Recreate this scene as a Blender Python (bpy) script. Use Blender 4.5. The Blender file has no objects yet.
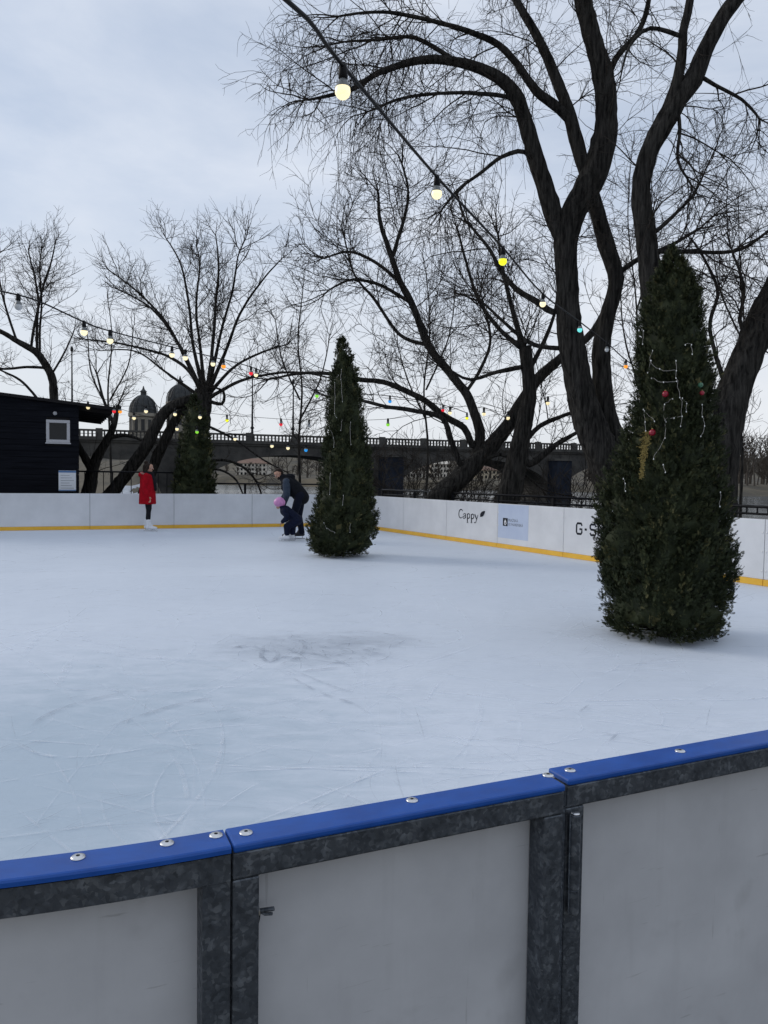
import bpy, bmesh, math, random
import numpy as np
from mathutils import Vector, Matrix, Quaternion

S = bpy.context.scene
COL = S.collection
R = math.radians

# ------------------------------------------------------------------ camera
CAM_H, FPX = 1.40, 770.0
PITCH, ROLL = R(2.587), R(0.75)
_f = np.array([0, math.cos(PITCH), -math.sin(PITCH)])
_u0 = np.array([0, math.sin(PITCH), math.cos(PITCH)])
_r0 = np.array([1.0, 0, 0])
_r = _r0 * math.cos(ROLL) + _u0 * math.sin(ROLL)
_u = -_r0 * math.sin(ROLL) + _u0 * math.cos(ROLL)
_C = np.array([0, 0, CAM_H])
cam_d = bpy.data.cameras.new('camera')
cam_d.sensor_fit = 'VERTICAL'
cam_d.sensor_height = 24.0
cam_d.lens = 24.0 * FPX / 1024.0
cam_d.clip_start = 0.02
cam_d.clip_end = 6000
cam = bpy.data.objects.new('camera', cam_d)
COL.objects.link(cam)
cam.matrix_world = Matrix(((_r[0], _u[0], -_f[0], 0), (_r[1], _u[1], -_f[1], 0), (_r[2], _u[2], -_f[2], CAM_H), (0, 0, 0, 1)))
S.camera = cam

# ------------------------------------------------------------------ sky, sun, exposure
SUN_AZ, SUN_EL = R(-70), R(24)      # azimuth measured from +Y towards +X
W = bpy.data.worlds.new('World')
S.world = W
W.use_nodes = True
wn = W.node_tree
wn.nodes.clear()
w_out = wn.nodes.new('ShaderNodeOutputWorld')
w_bg = wn.nodes.new('ShaderNodeBackground')
w_sky = wn.nodes.new('ShaderNodeTexSky')
w_sky.sky_type = 'NISHITA'
w_sky.sun_disc = False
w_sky.sun_elevation = SUN_EL
w_sky.sun_rotation = SUN_AZ
w_sky.air_density = 1.0
w_sky.dust_density = 0.6
w_sky.ozone_density = 1.0
w_tc = wn.nodes.new('ShaderNodeTexCoord')
w_map = wn.nodes.new('ShaderNodeMapping')
w_map.inputs['Scale'].default_value = (1.0, 1.0, 3.2)
w_map.inputs['Rotation'].default_value = (0.12, -0.1, 0.4)
w_n1 = wn.nodes.new('ShaderNodeTexNoise')
w_n1.inputs['Scale'].default_value = 1.7
w_n1.inputs['Detail'].default_value = 7.0
w_n1.inputs['Roughness'].default_value = 0.56
w_n1.inputs['Distortion'].default_value = 0.35
w_cr = wn.nodes.new('ShaderNodeValToRGB')
w_cr.color_ramp.elements[0].position = 0.30
w_cr.color_ramp.elements[0].color = (0.66, 0.66, 0.66, 1)
w_cr.color_ramp.elements[1].position = 0.72
w_cr.color_ramp.elements[1].color = (0.97, 0.97, 0.97, 1)
w_cc = wn.nodes.new('ShaderNodeValToRGB')
w_cc.color_ramp.elements[0].position = 0.32
w_cc.color_ramp.elements[0].color = (0.565, 0.66, 0.83, 1)
w_cc.color_ramp.elements[1].position = 0.70
w_cc.color_ramp.elements[1].color = (0.835, 0.88, 0.965, 1)
w_mul = wn.nodes.new('ShaderNodeVectorMath')
w_mul.operation = 'SCALE'
w_mul.inputs['Scale'].default_value = 9.6
w_mix = wn.nodes.new('ShaderNodeMix')
w_mix.data_type = 'RGBA'
L = wn.links.new
L(w_tc.outputs['Generated'], w_map.inputs['Vector'])
L(w_map.outputs['Vector'], w_n1.inputs['Vector'])
L(w_n1.outputs['Fac'], w_cr.inputs['Fac'])
L(w_n1.outputs['Fac'], w_cc.inputs['Fac'])
L(w_cc.outputs['Color'], w_mul.inputs[0])
L(w_cr.outputs['Color'], w_mix.inputs['Factor'])
L(w_sky.outputs['Color'], w_mix.inputs['A'])
L(w_mul.outputs['Vector'], w_mix.inputs['B'])
w_sep = wn.nodes.new('ShaderNodeSeparateXYZ')
L(w_tc.outputs['Generated'], w_sep.inputs['Vector'])
w_hr = wn.nodes.new('ShaderNodeMapRange')
w_hr.interpolation_type = 'SMOOTHSTEP'
w_hr.inputs['From Min'].default_value = 0.36
w_hr.inputs['From Max'].default_value = 0.02
w_hr.inputs['To Max'].default_value = 0.62
L(w_sep.outputs['Z'], w_hr.inputs['Value'])
w_hz = wn.nodes.new('ShaderNodeMix')
w_hz.data_type = 'RGBA'
w_hz.inputs['B'].default_value = (7.8, 7.95, 8.1, 1)
L(w_hr.outputs['Result'], w_hz.inputs['Factor'])
L(w_mix.outputs['Result'], w_hz.inputs['A'])
L(w_hz.outputs['Result'], w_bg.inputs['Color'])
w_bg.inputs['Strength'].default_value = 0.105
L(w_bg.outputs['Background'], w_out.inputs['Surface'])

sun_d = bpy.data.lights.new('sun', 'SUN')
sun_d.energy = 1.15
sun_d.angle = R(20)
sun_d.color = (1.0, 0.94, 0.86)
sun = bpy.data.objects.new('sun', sun_d)
COL.objects.link(sun)
sdir = Vector((math.sin(SUN_AZ) * math.cos(SUN_EL), math.cos(SUN_AZ) * math.cos(SUN_EL), math.sin(SUN_EL)))
sun.rotation_euler = sdir.to_track_quat('Z', 'Y').to_euler()
sun.location = (-30, 10, 30)

S.view_settings.view_transform = 'Standard'
S.view_settings.look = 'None'
S.view_settings.exposure = 0.0
S.view_settings.gamma = 1.0
S.view_settings.use_curve_mapping = False
S.cycles.use_denoising = True
S.cycles.max_bounces = 8
S.cycles.transparent_max_bounces = 16

# ------------------------------------------------------------------ pixel helpers (directions only)
def ray(x, y):
    return _f + _r * (x - 384) / FPX + _u * (512 - y) / FPX
def ground(x, y, z=0.0):
    d = ray(x, y)
    return Vector(_C + d * ((z - CAM_H) / d[2]))
def at(x, y, Y):
    d = ray(x, y)
    return Vector(_C + d * (Y / d[1]))
def on_plane(x, y, p0, n):
    d = ray(x, y)
    n = np.array(n); p0 = np.array(p0)
    return Vector(_C + d * (((p0 - _C) @ n) / (d @ n)))

# ------------------------------------------------------------------ object helpers
def tag(o, label=None, cat=None, group=None, kind=None):
    if label: o['label'] = label
    if cat: o['category'] = cat
    if group: o['group'] = group
    if kind: o['kind'] = kind
    return o
def empty(name, loc=(0, 0, 0), rz=0.0):
    o = bpy.data.objects.new(name, None)
    o.empty_display_size = 0.2
    o.location = loc
    o.rotation_euler = (0, 0, rz)
    COL.objects.link(o)
    return o
def link(name, me, mat=None, parent=None, smooth=False):
    if mat is not None and not me.materials:
        me.materials.append(mat)
    if smooth:
        me.polygons.foreach_set('use_smooth', [True] * len(me.polygons))
    o = bpy.data.objects.new(name, me)
    COL.objects.link(o)
    if parent is not None:
        o.parent = parent
    return o
class MB:
    """collects geometry for ONE mesh object"""
    def __init__(s):
        s.v = []; s.f = []
    def add(s, vs, fs):
        b = len(s.v)
        s.v += [tuple(v) for v in vs]
        s.f += [tuple(i + b for i in f) for f in fs]
    def box(s, lo, hi, M=None):
        x0, y0, z0 = lo; x1, y1, z1 = hi
        vs = [Vector(p) for p in ((x0, y0, z0), (x1, y0, z0), (x1, y1, z0), (x0, y1, z0), (x0, y0, z1), (x1, y0, z1), (x1, y1, z1), (x0, y1, z1))]
        if M is not None: vs = [M @ v for v in vs]
        s.add(vs, [(0, 3, 2, 1), (4, 5, 6, 7), (0, 1, 5, 4), (1, 2, 6, 5), (2, 3, 7, 6), (3, 0, 4, 7)])
    def bbox(s, lo, hi, b, M=None):
        """box with chamfered edges"""
        bm = bmesh.new()
        bmesh.ops.create_cube(bm, size=1.0)
        sc = [hi[i] - lo[i] for i in range(3)]; ce = [(hi[i] + lo[i]) / 2 for i in range(3)]
        for v in bm.verts:
            v.co = Vector((v.co.x * sc[0] + ce[0], v.co.y * sc[1] + ce[1], v.co.z * sc[2] + ce[2]))
        bmesh.ops.bevel(bm, geom=bm.edges[:], offset=b, segments=2, affect='EDGES', profile=0.5)
        bm.verts.index_update()
        s.add([(M @ v.co) if M is not None else v.co for v in bm.verts], [[v.index for v in f.verts] for f in bm.faces])
        bm.free()
    def tube(s, pts, rad, n=8, cap=True):
        pts = [Vector(p) for p in pts]
        N = len(pts)
        if not hasattr(rad, '__len__'): rad = [rad] * N
        prev = None; base = len(s.v); fs = []; vs = []
        for i, p in enumerate(pts):
            t = (pts[min(i + 1, N - 1)] - pts[max(i - 1, 0)]).normalized()
            if prev is None:
                a = Vector((0, 0, 1)) if abs(t.z) < 0.9 else Vector((1, 0, 0))
                n1 = t.cross(a).normalized()
            else:
                n1 = (prev - t * prev.dot(t)).normalized()
            prev = n1
            n2 = t.cross(n1)
            for k in range(n):
                a = 2 * math.pi * k / n
                vs.append(p + (n1 * math.cos(a) + n2 * math.sin(a)) * rad[i])
        for i in range(N - 1):
            for k in range(n):
                k2 = (k + 1) % n
                fs.append((i * n + k, i * n + k2, (i + 1) * n + k2, (i + 1) * n + k))
        if cap:
            fs.append(tuple(reversed(range(n))))
            fs.append(tuple((N - 1) * n + k for k in range(n)))
        s.add(vs, fs)
    def lathe(s, prof, n=16, c=(0, 0, 0), M=None):
        vs = []; fs = []
        for (r_, z) in prof:
            for k in range(n):
                a = 2 * math.pi * k / n
                v = Vector((c[0] + r_ * math.cos(a), c[1] + r_ * math.sin(a), c[2] + z))
                vs.append(M @ v if M is not None else v)
        for i in range(len(prof) - 1):
            for k in range(n):
                k2 = (k + 1) % n
                fs.append((i * n + k, i * n + k2, (i + 1) * n + k2, (i + 1) * n + k))
        fs.append(tuple(reversed(range(n))))
        fs.append(tuple((len(prof) - 1) * n + k for k in range(n)))
        s.add(vs, fs)
    def ball(s, c, r_, n=12, m=8):
        if not hasattr(r_, '__len__'): r_ = (r_, r_, r_)
        c = Vector(c)
        vs = [c + Vector((0, 0, -r_[2]))]; fs = []
        for i in range(1, m):
            ph = -math.pi / 2 + math.pi * i / m
            for k in range(n):
                a = 2 * math.pi * k / n
                vs.append(c + Vector((r_[0] * math.cos(ph) * math.cos(a), r_[1] * math.cos(ph) * math.sin(a), r_[2] * math.sin(ph))))
        vs.append(c + Vector((0, 0, r_[2])))
        top = len(vs) - 1
        for k in range(n):
            k2 = (k + 1) % n
            fs.append((0, 1 + k2, 1 + k))
            for i in range(m - 2):
                fs.append((1 + i * n + k, 1 + i * n + k2, 1 + (i + 1) * n + k2, 1 + (i + 1) * n + k))
            fs.append((top, 1 + (m - 2) * n + k, 1 + (m - 2) * n + k2))
        s.add(vs, fs)
    def mesh(s, name):
        me = bpy.data.meshes.new(name)
        me.from_pydata(s.v, [], s.f)
        me.update()
        return me
    def build(s, name, mat=None, parent=None, smooth=False):
        return link(name, s.mesh(name), mat, parent, smooth)

def np_mesh(name, V, F, mat, parent=None, smooth=True, attr=None):
    V = np.asarray(V, dtype=np.float32).reshape(-1, 3)
    F = np.asarray(F, dtype=np.int32)
    k = F.shape[1]
    me = bpy.data.meshes.new(name)
    me.vertices.add(len(V)); me.vertices.foreach_set('co', V.ravel())
    me.loops.add(F.size); me.loops.foreach_set('vertex_index', F.ravel())
    me.polygons.add(len(F)); me.polygons.foreach_set('loop_start', np.arange(len(F), dtype=np.int32) * k)
    if smooth: me.polygons.foreach_set('use_smooth', np.ones(len(F), dtype=bool))
    me.update(calc_edges=True)
    if attr is not None:
        a = me.attributes.new(attr[0], 'FLOAT', attr[1])
        a.data.foreach_set('value', np.asarray(attr[2], dtype=np.float32))
    return link(name, me, mat, parent)

# ------------------------------------------------------------------ materials
def new_mat(name):
    m = bpy.data.materials.new(name)
    m.use_nodes = True
    nt = m.node_tree
    return m, nt, nt.nodes['Principled BSDF']
def mat(name, col, rough=0.6, metal=0.0, noise=None, bump=None, col2=None, stretch=(1, 1, 1), spec=None):
    if spec is None: spec = 0.5 if max(col) > 0.12 else 0.12
    """noise=(scale, detail); col2 mixed in by noise; bump=(scale, strength, distance)"""
    m, nt, b = new_mat(name)
    b.inputs['Base Color'].default_value = (*col, 1)
    b.inputs['Roughness'].default_value = rough
    b.inputs['Metallic'].default_value = metal
    b.inputs['Specular IOR Level'].default_value = spec
    tc = nt.nodes.new('ShaderNodeTexCoord')
    mp = nt.nodes.new('ShaderNodeMapping')
    mp.inputs['Scale'].default_value = stretch
    nt.links.new(tc.outputs['Object'], mp.inputs['Vector'])
    if noise:
        n = nt.nodes.new('ShaderNodeTexNoise')
        n.inputs['Scale'].default_value = noise[0]
        n.inputs['Detail'].default_value = noise[1]
        n.inputs['Roughness'].default_value = 0.6
        nt.links.new(mp.outputs['Vector'], n.inputs['Vector'])
        cr = nt.nodes.new('ShaderNodeValToRGB')
        cr.color_ramp.elements[0].position = 0.35
        cr.color_ramp.elements[0].color = (*col, 1)
        cr.color_ramp.elements[1].position = 0.65
        cr.color_ramp.elements[1].color = (*(col2 or col), 1)
        nt.links.new(n.outputs['Fac'], cr.inputs['Fac'])
        nt.links.new(cr.outputs['Color'], b.inputs['Base Color'])
        mr = nt.nodes.new('ShaderNodeMapRange')
        mr.inputs['To Min'].default_value = max(0.05, rough - 0.12)
        mr.inputs['To Max'].default_value = min(1.0, rough + 0.12)
        nt.links.new(n.outputs['Fac'], mr.inputs['Value'])
        nt.links.new(mr.outputs['Result'], b.inputs['Roughness'])
    if bump:
        n2 = nt.nodes.new('ShaderNodeTexNoise')
        n2.inputs['Scale'].default_value = bump[0]
        n2.inputs['Detail'].default_value = 4
        nt.links.new(mp.outputs['Vector'], n2.inputs['Vector'])
        bp = nt.nodes.new('ShaderNodeBump')
        bp.inputs['Strength'].default_value = bump[1]
        bp.inputs['Distance'].default_value = bump[2]
        nt.links.new(n2.outputs['Fac'], bp.inputs['Height'])
        nt.links.new(bp.outputs['Normal'], b.inputs['Normal'])
    return m
def emit_mat(name, col, strength, base=(0.8, 0.8, 0.8)):
    m, nt, b = new_mat(name)
    b.inputs['Base Color'].default_value = (*base, 1)
    b.inputs['Roughness'].default_value = 0.3
    b.inputs['Emission Color'].default_value = (*col, 1)
    b.inputs['Emission Strength'].default_value = strength
    return m

M_bark = mat('bark', (0.010, 0.0095, 0.009), 0.95, noise=(6, 8), col2=(0.058, 0.054, 0.049), bump=(9, 1.0, 0.07), stretch=(3.2, 3.2, 0.42), spec=0.05)
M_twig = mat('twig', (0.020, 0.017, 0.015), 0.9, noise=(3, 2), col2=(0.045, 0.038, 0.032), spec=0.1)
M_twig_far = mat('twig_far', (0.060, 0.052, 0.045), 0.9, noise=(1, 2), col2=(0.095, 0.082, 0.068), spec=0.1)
M_board = mat('board_white', (0.60, 0.61, 0.63), 0.5, noise=(2.0, 7), col2=(0.68, 0.69, 0.71), bump=(40, 0.05, 0.002))
M_boardback = mat('board_back', (0.465, 0.47, 0.485), 0.6, noise=(5, 7), col2=(0.54, 0.545, 0.56), bump=(90, 0.06, 0.001), spec=0.3)
def scuffed(m):
    nt = m.node_tree; b = nt.nodes['Principled BSDF']; N = nt.nodes.new; K = nt.links.new
    src = b.inputs['Base Color'].links[0].from_socket
    tc = N('ShaderNodeTexCoord')
    col = src
    for (st, rot, sc, lo, hi, amt) in (((1, 1, 0.10), (0, 0, 0), 26, 0.60, 0.72, 0.07), ((0.25, 1, 3.0), (0.0, 0.5, 0), 34, 0.70, 0.75, 0.28), ((1, 1, 1), (0, 0, 0), 9, 0.63, 0.75, 0.22), ((3.0, 1, 0.2), (0, -0.6, 0), 30, 0.72, 0.76, 0.22)):
        mp = N('ShaderNodeMapping'); mp.inputs['Scale'].default_value = st; mp.inputs['Rotation'].default_value = rot
        K(tc.outputs['Object'], mp.inputs['Vector'])
        n = N('ShaderNodeTexNoise'); n.inputs['Scale'].default_value = sc; n.inputs['Detail'].default_value = 3
        K(mp.outputs['Vector'], n.inputs['Vector'])
        mr = N('ShaderNodeMapRange'); mr.inputs['From Min'].default_value = lo; mr.inputs['From Max'].default_value = hi; mr.inputs['To Max'].default_value = amt
        K(n.outputs['Fac'], mr.inputs['Value'])
        mx = N('ShaderNodeMix'); mx.data_type = 'RGBA'; mx.inputs['B'].default_value = (0.13, 0.125, 0.12, 1)
        K(mr.outputs['Result'], mx.inputs['Factor']); K(col, mx.inputs['A']); col = mx.outputs['Result']
    K(col, b.inputs['Base Color'])
scuffed(M_boardback)
M_yellow = mat('kick_yellow', (0.74, 0.40, 0.022), 0.5, noise=(5, 4), col2=(0.80, 0.46, 0.04))
M_blue = mat('rail_blue', (0.007, 0.062, 0.29), 0.42, noise=(30, 8), col2=(0.012, 0.088, 0.38), bump=(220, 0.15, 0.0007), spec=0.35, stretch=(0.5, 1, 1))
M_black = mat('black_paint', (0.012, 0.012, 0.014), 0.5)
M_ink = mat('ink', (0.012, 0.014, 0.022), 0.55)
M_inkgrey = mat('ink_grey', (0.10, 0.115, 0.14), 0.6)
M_poster = mat('poster_blue', (0.44, 0.51, 0.66), 0.5, noise=(4, 3), col2=(0.48, 0.55, 0.69))
M_bolt = mat('bolt_steel', (0.62, 0.62, 0.62), 0.32, 1.0, noise=(60, 3), col2=(0.75, 0.75, 0.75))
M_dark = mat('dark_recess', (0.02, 0.02, 0.02), 0.8)
M_stone = mat('bridge_stone', (0.040, 0.039, 0.038), 0.9, noise=(0.6, 6), col2=(0.085, 0.081, 0.074), bump=(2.0, 0.5, 0.1))
M_pier = mat('pier_stone', (0.010, 0.0135, 0.022), 0.9, noise=(0.8, 5), col2=(0.021, 0.026, 0.038), bump=(1.5, 0.5, 0.1))
M_stone2 = mat('pavilion_stone', (0.16, 0.145, 0.12), 0.9, noise=(0.9, 5), col2=(0.30, 0.27, 0.22))
M_copper = mat('dome_slate', (0.035, 0.038, 0.04), 0.6, noise=(1.2, 4), col2=(0.07, 0.073, 0.073))
M_glassdark = mat('glass_dark', (0.010, 0.012, 0.015), 0.10, spec=0.25)
M_plank = mat('plank_dark', (0.005, 0.0055, 0.008), 0.85, noise=(4, 5), col2=(0.010, 0.011, 0.015), stretch=(0.4, 6, 6), bump=(20, 0.3, 0.003), spec=0.06)
M_roof = mat('roof_felt', (0.018, 0.019, 0.024), 0.85, noise=(5, 4), col2=(0.035, 0.037, 0.042))
M_soffit = mat('soffit_wood', (0.016, 0.015, 0.016), 0.8)
M_winframe = mat('window_frame', (0.42, 0.42, 0.44), 0.45)
M_paper = mat('paper', (0.66, 0.69, 0.73), 0.6)
M_bluehead = mat('paper_blue', (0.06, 0.16, 0.36), 0.6)
M_red = mat('coat_red', (0.27, 0.004, 0.010), 0.85, noise=(14, 3), col2=(0.36, 0.006, 0.015), bump=(22, 0.7, 0.02), spec=0.08)
M_cloth = mat('cloth_black', (0.009, 0.009, 0.011), 0.85, noise=(20, 3), col2=(0.016, 0.016, 0.02), bump=(40, 0.3, 0.008))
M_jacket = mat('jacket_charcoal', (0.006, 0.007, 0.009), 0.8, noise=(18, 3), col2=(0.011, 0.012, 0.016), bump=(30, 0.4, 0.01))
M_sleeve = mat('sleeve_slate', (0.030, 0.042, 0.065), 0.7, noise=(18, 3), col2=(0.045, 0.06, 0.085), bump=(30, 0.4, 0.01))
M_navy = mat('snowsuit_navy', (0.0045, 0.007, 0.020), 0.75, noise=(18, 3), col2=(0.009, 0.013, 0.034), bump=(30, 0.4, 0.01))
M_trousers = mat('trousers_black_blue', (0.005, 0.007, 0.016), 0.8, noise=(18, 3), col2=(0.009, 0.011, 0.022), bump=(30, 0.4, 0.01))
M_skin = mat('skin', (0.42, 0.22, 0.15), 0.55, noise=(30, 2), col2=(0.46, 0.26, 0.18))
M_hair = mat('hair', (0.012, 0.008, 0.006), 0.5, noise=(60, 3), col2=(0.03, 0.02, 0.014), stretch=(1, 1, 0.2))
M_fur = mat('hood_trim', (0.24, 0.10, 0.09), 0.95, noise=(60, 3), col2=(0.36, 0.20, 0.17), bump=(80, 0.8, 0.01))
M_boot = mat('boot_white', (0.66, 0.67, 0.70), 0.45, noise=(12, 3), col2=(0.72, 0.73, 0.76))
M_bootdark = mat('boot_dark', (0.03, 0.03, 0.035), 0.5)
M_blade = mat('blade_steel', (0.55, 0.56, 0.58), 0.25, 1.0)
M_helmet = mat('helmet_pink', (0.55, 0.22, 0.46), 0.35, noise=(6, 2), col2=(0.62, 0.27, 0.52))
M_cable = mat('cable_black', (0.010, 0.010, 0.011), 0.5)
M_wire = mat('fairy_wire', (0.36, 0.34, 0.32), 0.4)
M_bauble = mat('bauble_red', (0.26, 0.006, 0.022), 0.25)
M_bauble2 = mat('bauble_green', (0.05, 0.14, 0.08), 0.25)
M_gold = mat('tinsel_gold', (0.30, 0.23, 0.08), 0.35, 0.8)
M_socket = mat('bulb_collar', (0.16, 0.17, 0.17), 0.4)
M_facade = mat('facade_pale', (0.58, 0.54, 0.46), 0.9, noise=(0.5, 4), col2=(0.68, 0.63, 0.55))
M_facade2 = mat('facade_ochre', (0.42, 0.36, 0.26), 0.9, noise=(0.5, 4), col2=(0.50, 0.43, 0.32))
M_tile = mat('roof_tile', (0.17, 0.10, 0.075), 0.9, noise=(1, 4), col2=(0.22, 0.14, 0.10))
M_lamp = mat('lamp_iron', (0.02, 0.022, 0.024), 0.5)

def galv_material():
    m, nt, b = new_mat('galvanised_steel')
    N = nt.nodes.new; K = nt.links.new
    tc = N('ShaderNodeTexCoord')
    vo = N('ShaderNodeTexVoronoi'); vo.inputs['Scale'].default_value = 165; vo.inputs['Randomness'].default_value = 1.0
    nz = N('ShaderNodeTexNoise'); nz.inputs['Scale'].default_value = 34; nz.inputs['Detail'].default_value = 5
    nw = N('ShaderNodeTexNoise'); nw.inputs['Scale'].default_value = 40; nw.inputs['Detail'].default_value = 3
    ad = N('ShaderNodeVectorMath'); ad.operation = 'MULTIPLY_ADD'
    ad.inputs[1].default_value = (0.022, 0.022, 0.022)
    K(tc.outputs['Object'], nw.inputs['Vector'])
    K(nw.outputs['Color'], ad.inputs[0]); K(tc.outputs['Object'], ad.inputs[2])
    K(ad.outputs['Vector'], vo.inputs['Vector']); K(tc.outputs['Object'], nz.inputs['Vector'])
    bw = N('ShaderNodeSeparateColor'); K(vo.outputs['Color'], bw.inputs['Color'])
    mx = N('ShaderNodeMath'); mx.operation = 'MULTIPLY_ADD'; mx.inputs[1].default_value = 0.34
    K(bw.outputs['Red'], mx.inputs[0])
    m2 = N('ShaderNodeMath'); m2.operation = 'MULTIPLY_ADD'; m2.inputs[1].default_value = 1.0; m2.inputs[2].default_value = -0.22
    K(nz.outputs['Fac'], m2.inputs[0]); K(m2.outputs['Value'], mx.inputs[2])
    cr = N('ShaderNodeValToRGB')
    e = cr.color_ramp.elements
    e[0].position = 0.0; e[0].color = (0.034, 0.041, 0.052, 1)
    e[1].position = 1.0; e[1].color = (0.27, 0.295, 0.325, 1)
    x = e.new(0.5); x.color = (0.085, 0.097, 0.114, 1)
    K(mx.outputs['Value'], cr.inputs['Fac'])
    K(cr.outputs['Color'], b.inputs['Base Color'])
    b.inputs['Metallic'].default_value = 0.55
    mr = N('ShaderNodeMapRange'); mr.inputs['To Min'].default_value = 0.36; mr.inputs['To Max'].default_value = 0.62
    K(bw.outputs['Green'], mr.inputs['Value']); K(mr.outputs['Result'], b.inputs['Roughness'])
    bp = N('ShaderNodeBump'); bp.inputs['Strength'].default_value = 0.12; bp.inputs['Distance'].default_value = 0.001
    K(nz.outputs['Fac'], bp.inputs['Height']); K(bp.outputs['Normal'], b.inputs['Normal'])
    return m
M_galv = galv_material()

PATCH = ground(305, 648)      # the worn, wet patch of ice
PATCH2 = ground(375, 640)
NEAR_LEFT_ICE = ground(-20, 790)      # ice colour turns darker and bluer around the near-left corner
def ice_material():
    m, nt, b = new_mat('ice')
    N = nt.nodes.new; K = nt.links.new
    tc = N('ShaderNodeTexCoord')
    n1 = N('ShaderNodeTexNoise'); n1.inputs['Scale'].default_value = 0.35; n1.inputs['Detail'].default_value = 5
    n2 = N('ShaderNodeTexNoise'); n2.inputs['Scale'].default_value = 6.0; n2.inputs['Detail'].default_value = 6; n2.inputs['Roughness'].default_value = 0.65
    mp = N('ShaderNodeMapping'); mp.inputs['Scale'].default_value = (1.0, 2.4, 1); mp.inputs['Rotation'].default_value = (0, 0, 0.35)
    n3 = N('ShaderNodeTexNoise'); n3.inputs['Scale'].default_value = 3.2; n3.inputs['Detail'].default_value = 7; n3.inputs['Roughness'].default_value = 0.7; n3.inputs['Distortion'].default_value = 0.6
    for n in (n1, n2): K(tc.outputs['Object'], n.inputs['Vector'])
    K(tc.outputs['Object'], mp.inputs['Vector']); K(mp.outputs['Vector'], n3.inputs['Vector'])
    cr = N('ShaderNodeValToRGB')
    e = cr.color_ramp.elements
    e[0].position = 0.32; e[0].color = (0.575, 0.63, 0.705, 1)
    e[1].position = 0.68; e[1].color = (0.70, 0.75, 0.82, 1)
    ad = N('ShaderNodeMath'); ad.operation = 'MULTIPLY_ADD'; ad.inputs[1].default_value = 0.55
    a2 = N('ShaderNodeMath'); a2.operation = 'MULTIPLY_ADD'; a2.inputs[1].default_value = 0.22
    a3 = N('ShaderNodeMath'); a3.operation = 'MULTIPLY_ADD'; a3.inputs[1].default_value = 0.23; a3.inputs[2].default_value = 0.0
    K(n2.outputs['Fac'], a3.inputs[0]); K(n3.outputs['Fac'], a2.inputs[0]); K(a3.outputs['Value'], a2.inputs[2])
    K(n1.outputs['Fac'], ad.inputs[0]); K(a2.outputs['Value'], ad.inputs[2])
    K(ad.outputs['Value'], cr.inputs['Fac'])
    col = cr.outputs['Color']
    for (P, sx, sy, k, bc) in ((PATCH, 0.85, 0.7, 0.5, (0.36, 0.40, 0.455, 1)), (PATCH2, 0.6, 0.42, 0.4, (0.36, 0.40, 0.455, 1)), (NEAR_LEFT_ICE, 2.4, 2.9, 0.95, (0.44, 0.525, 0.60, 1))):
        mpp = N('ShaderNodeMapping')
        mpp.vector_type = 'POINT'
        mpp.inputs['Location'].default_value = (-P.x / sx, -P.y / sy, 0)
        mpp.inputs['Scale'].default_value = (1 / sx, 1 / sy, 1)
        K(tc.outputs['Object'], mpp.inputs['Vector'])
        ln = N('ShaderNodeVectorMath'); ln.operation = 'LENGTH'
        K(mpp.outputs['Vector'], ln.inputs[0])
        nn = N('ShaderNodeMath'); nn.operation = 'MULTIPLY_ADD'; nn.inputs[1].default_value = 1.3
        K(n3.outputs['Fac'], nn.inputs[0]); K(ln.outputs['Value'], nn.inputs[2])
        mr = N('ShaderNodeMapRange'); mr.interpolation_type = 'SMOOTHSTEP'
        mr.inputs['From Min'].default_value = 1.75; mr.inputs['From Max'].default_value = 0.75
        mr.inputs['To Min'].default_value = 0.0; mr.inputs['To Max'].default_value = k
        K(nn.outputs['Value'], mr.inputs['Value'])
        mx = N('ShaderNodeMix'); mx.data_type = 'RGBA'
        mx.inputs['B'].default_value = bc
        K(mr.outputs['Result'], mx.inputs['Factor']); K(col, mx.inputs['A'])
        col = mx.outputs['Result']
    K(col, b.inputs['Base Color'])
    mr = N('ShaderNodeMapRange'); mr.inputs['To Min'].default_value = 0.42; mr.inputs['To Max'].default_value = 0.72
    K(n3.outputs['Fac'], mr.inputs['Value']); K(mr.outputs['Result'], b.inputs['Roughness'])
    b.inputs['Specular IOR Level'].default_value = 0.35
    bp = N('ShaderNodeBump'); bp.inputs['Strength'].default_value = 0.22; bp.inputs['Distance'].default_value = 0.012
    K(n3.outputs['Fac'], bp.inputs['Height']); K(bp.outputs['Normal'], b.inputs['Normal'])
    return m
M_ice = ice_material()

def mark_material(name, col, base):
    m, nt, b = new_mat(name)
    N = nt.nodes.new; K = nt.links.new
    b.inputs['Base Color'].default_value = (*col, 1)
    b.inputs['Roughness'].default_value = 0.6
    at_ = N('ShaderNodeAttribute'); at_.attribute_name = 'fade'
    nz = N('ShaderNodeTexNoise'); nz.inputs['Scale'].default_value = 9; nz.inputs['Detail'].default_value = 4
    tc = N('ShaderNodeTexCoord'); K(tc.outputs['Object'], nz.inputs['Vector'])
    mr = N('ShaderNodeMapRange'); mr.inputs['From Min'].default_value = 0.35; mr.inputs['From Max'].default_value = 0.68
    mr.inputs['To Max'].default_value = base
    K(nz.outputs['Fac'], mr.inputs['Value'])
    mu = N('ShaderNodeMath'); mu.operation = 'MULTIPLY'
    K(at_.outputs['Fac'], mu.inputs[0]); K(mr.outputs['Result'], mu.inputs[1])
    K(mu.outputs['Value'], b.inputs['Alpha'])
    return m
M_markw = mark_material('ice_mark_white', (0.80, 0.84, 0.89), 0.42)
M_markd = mark_material('ice_mark_dark', (0.30, 0.34, 0.40), 0.46)

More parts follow.
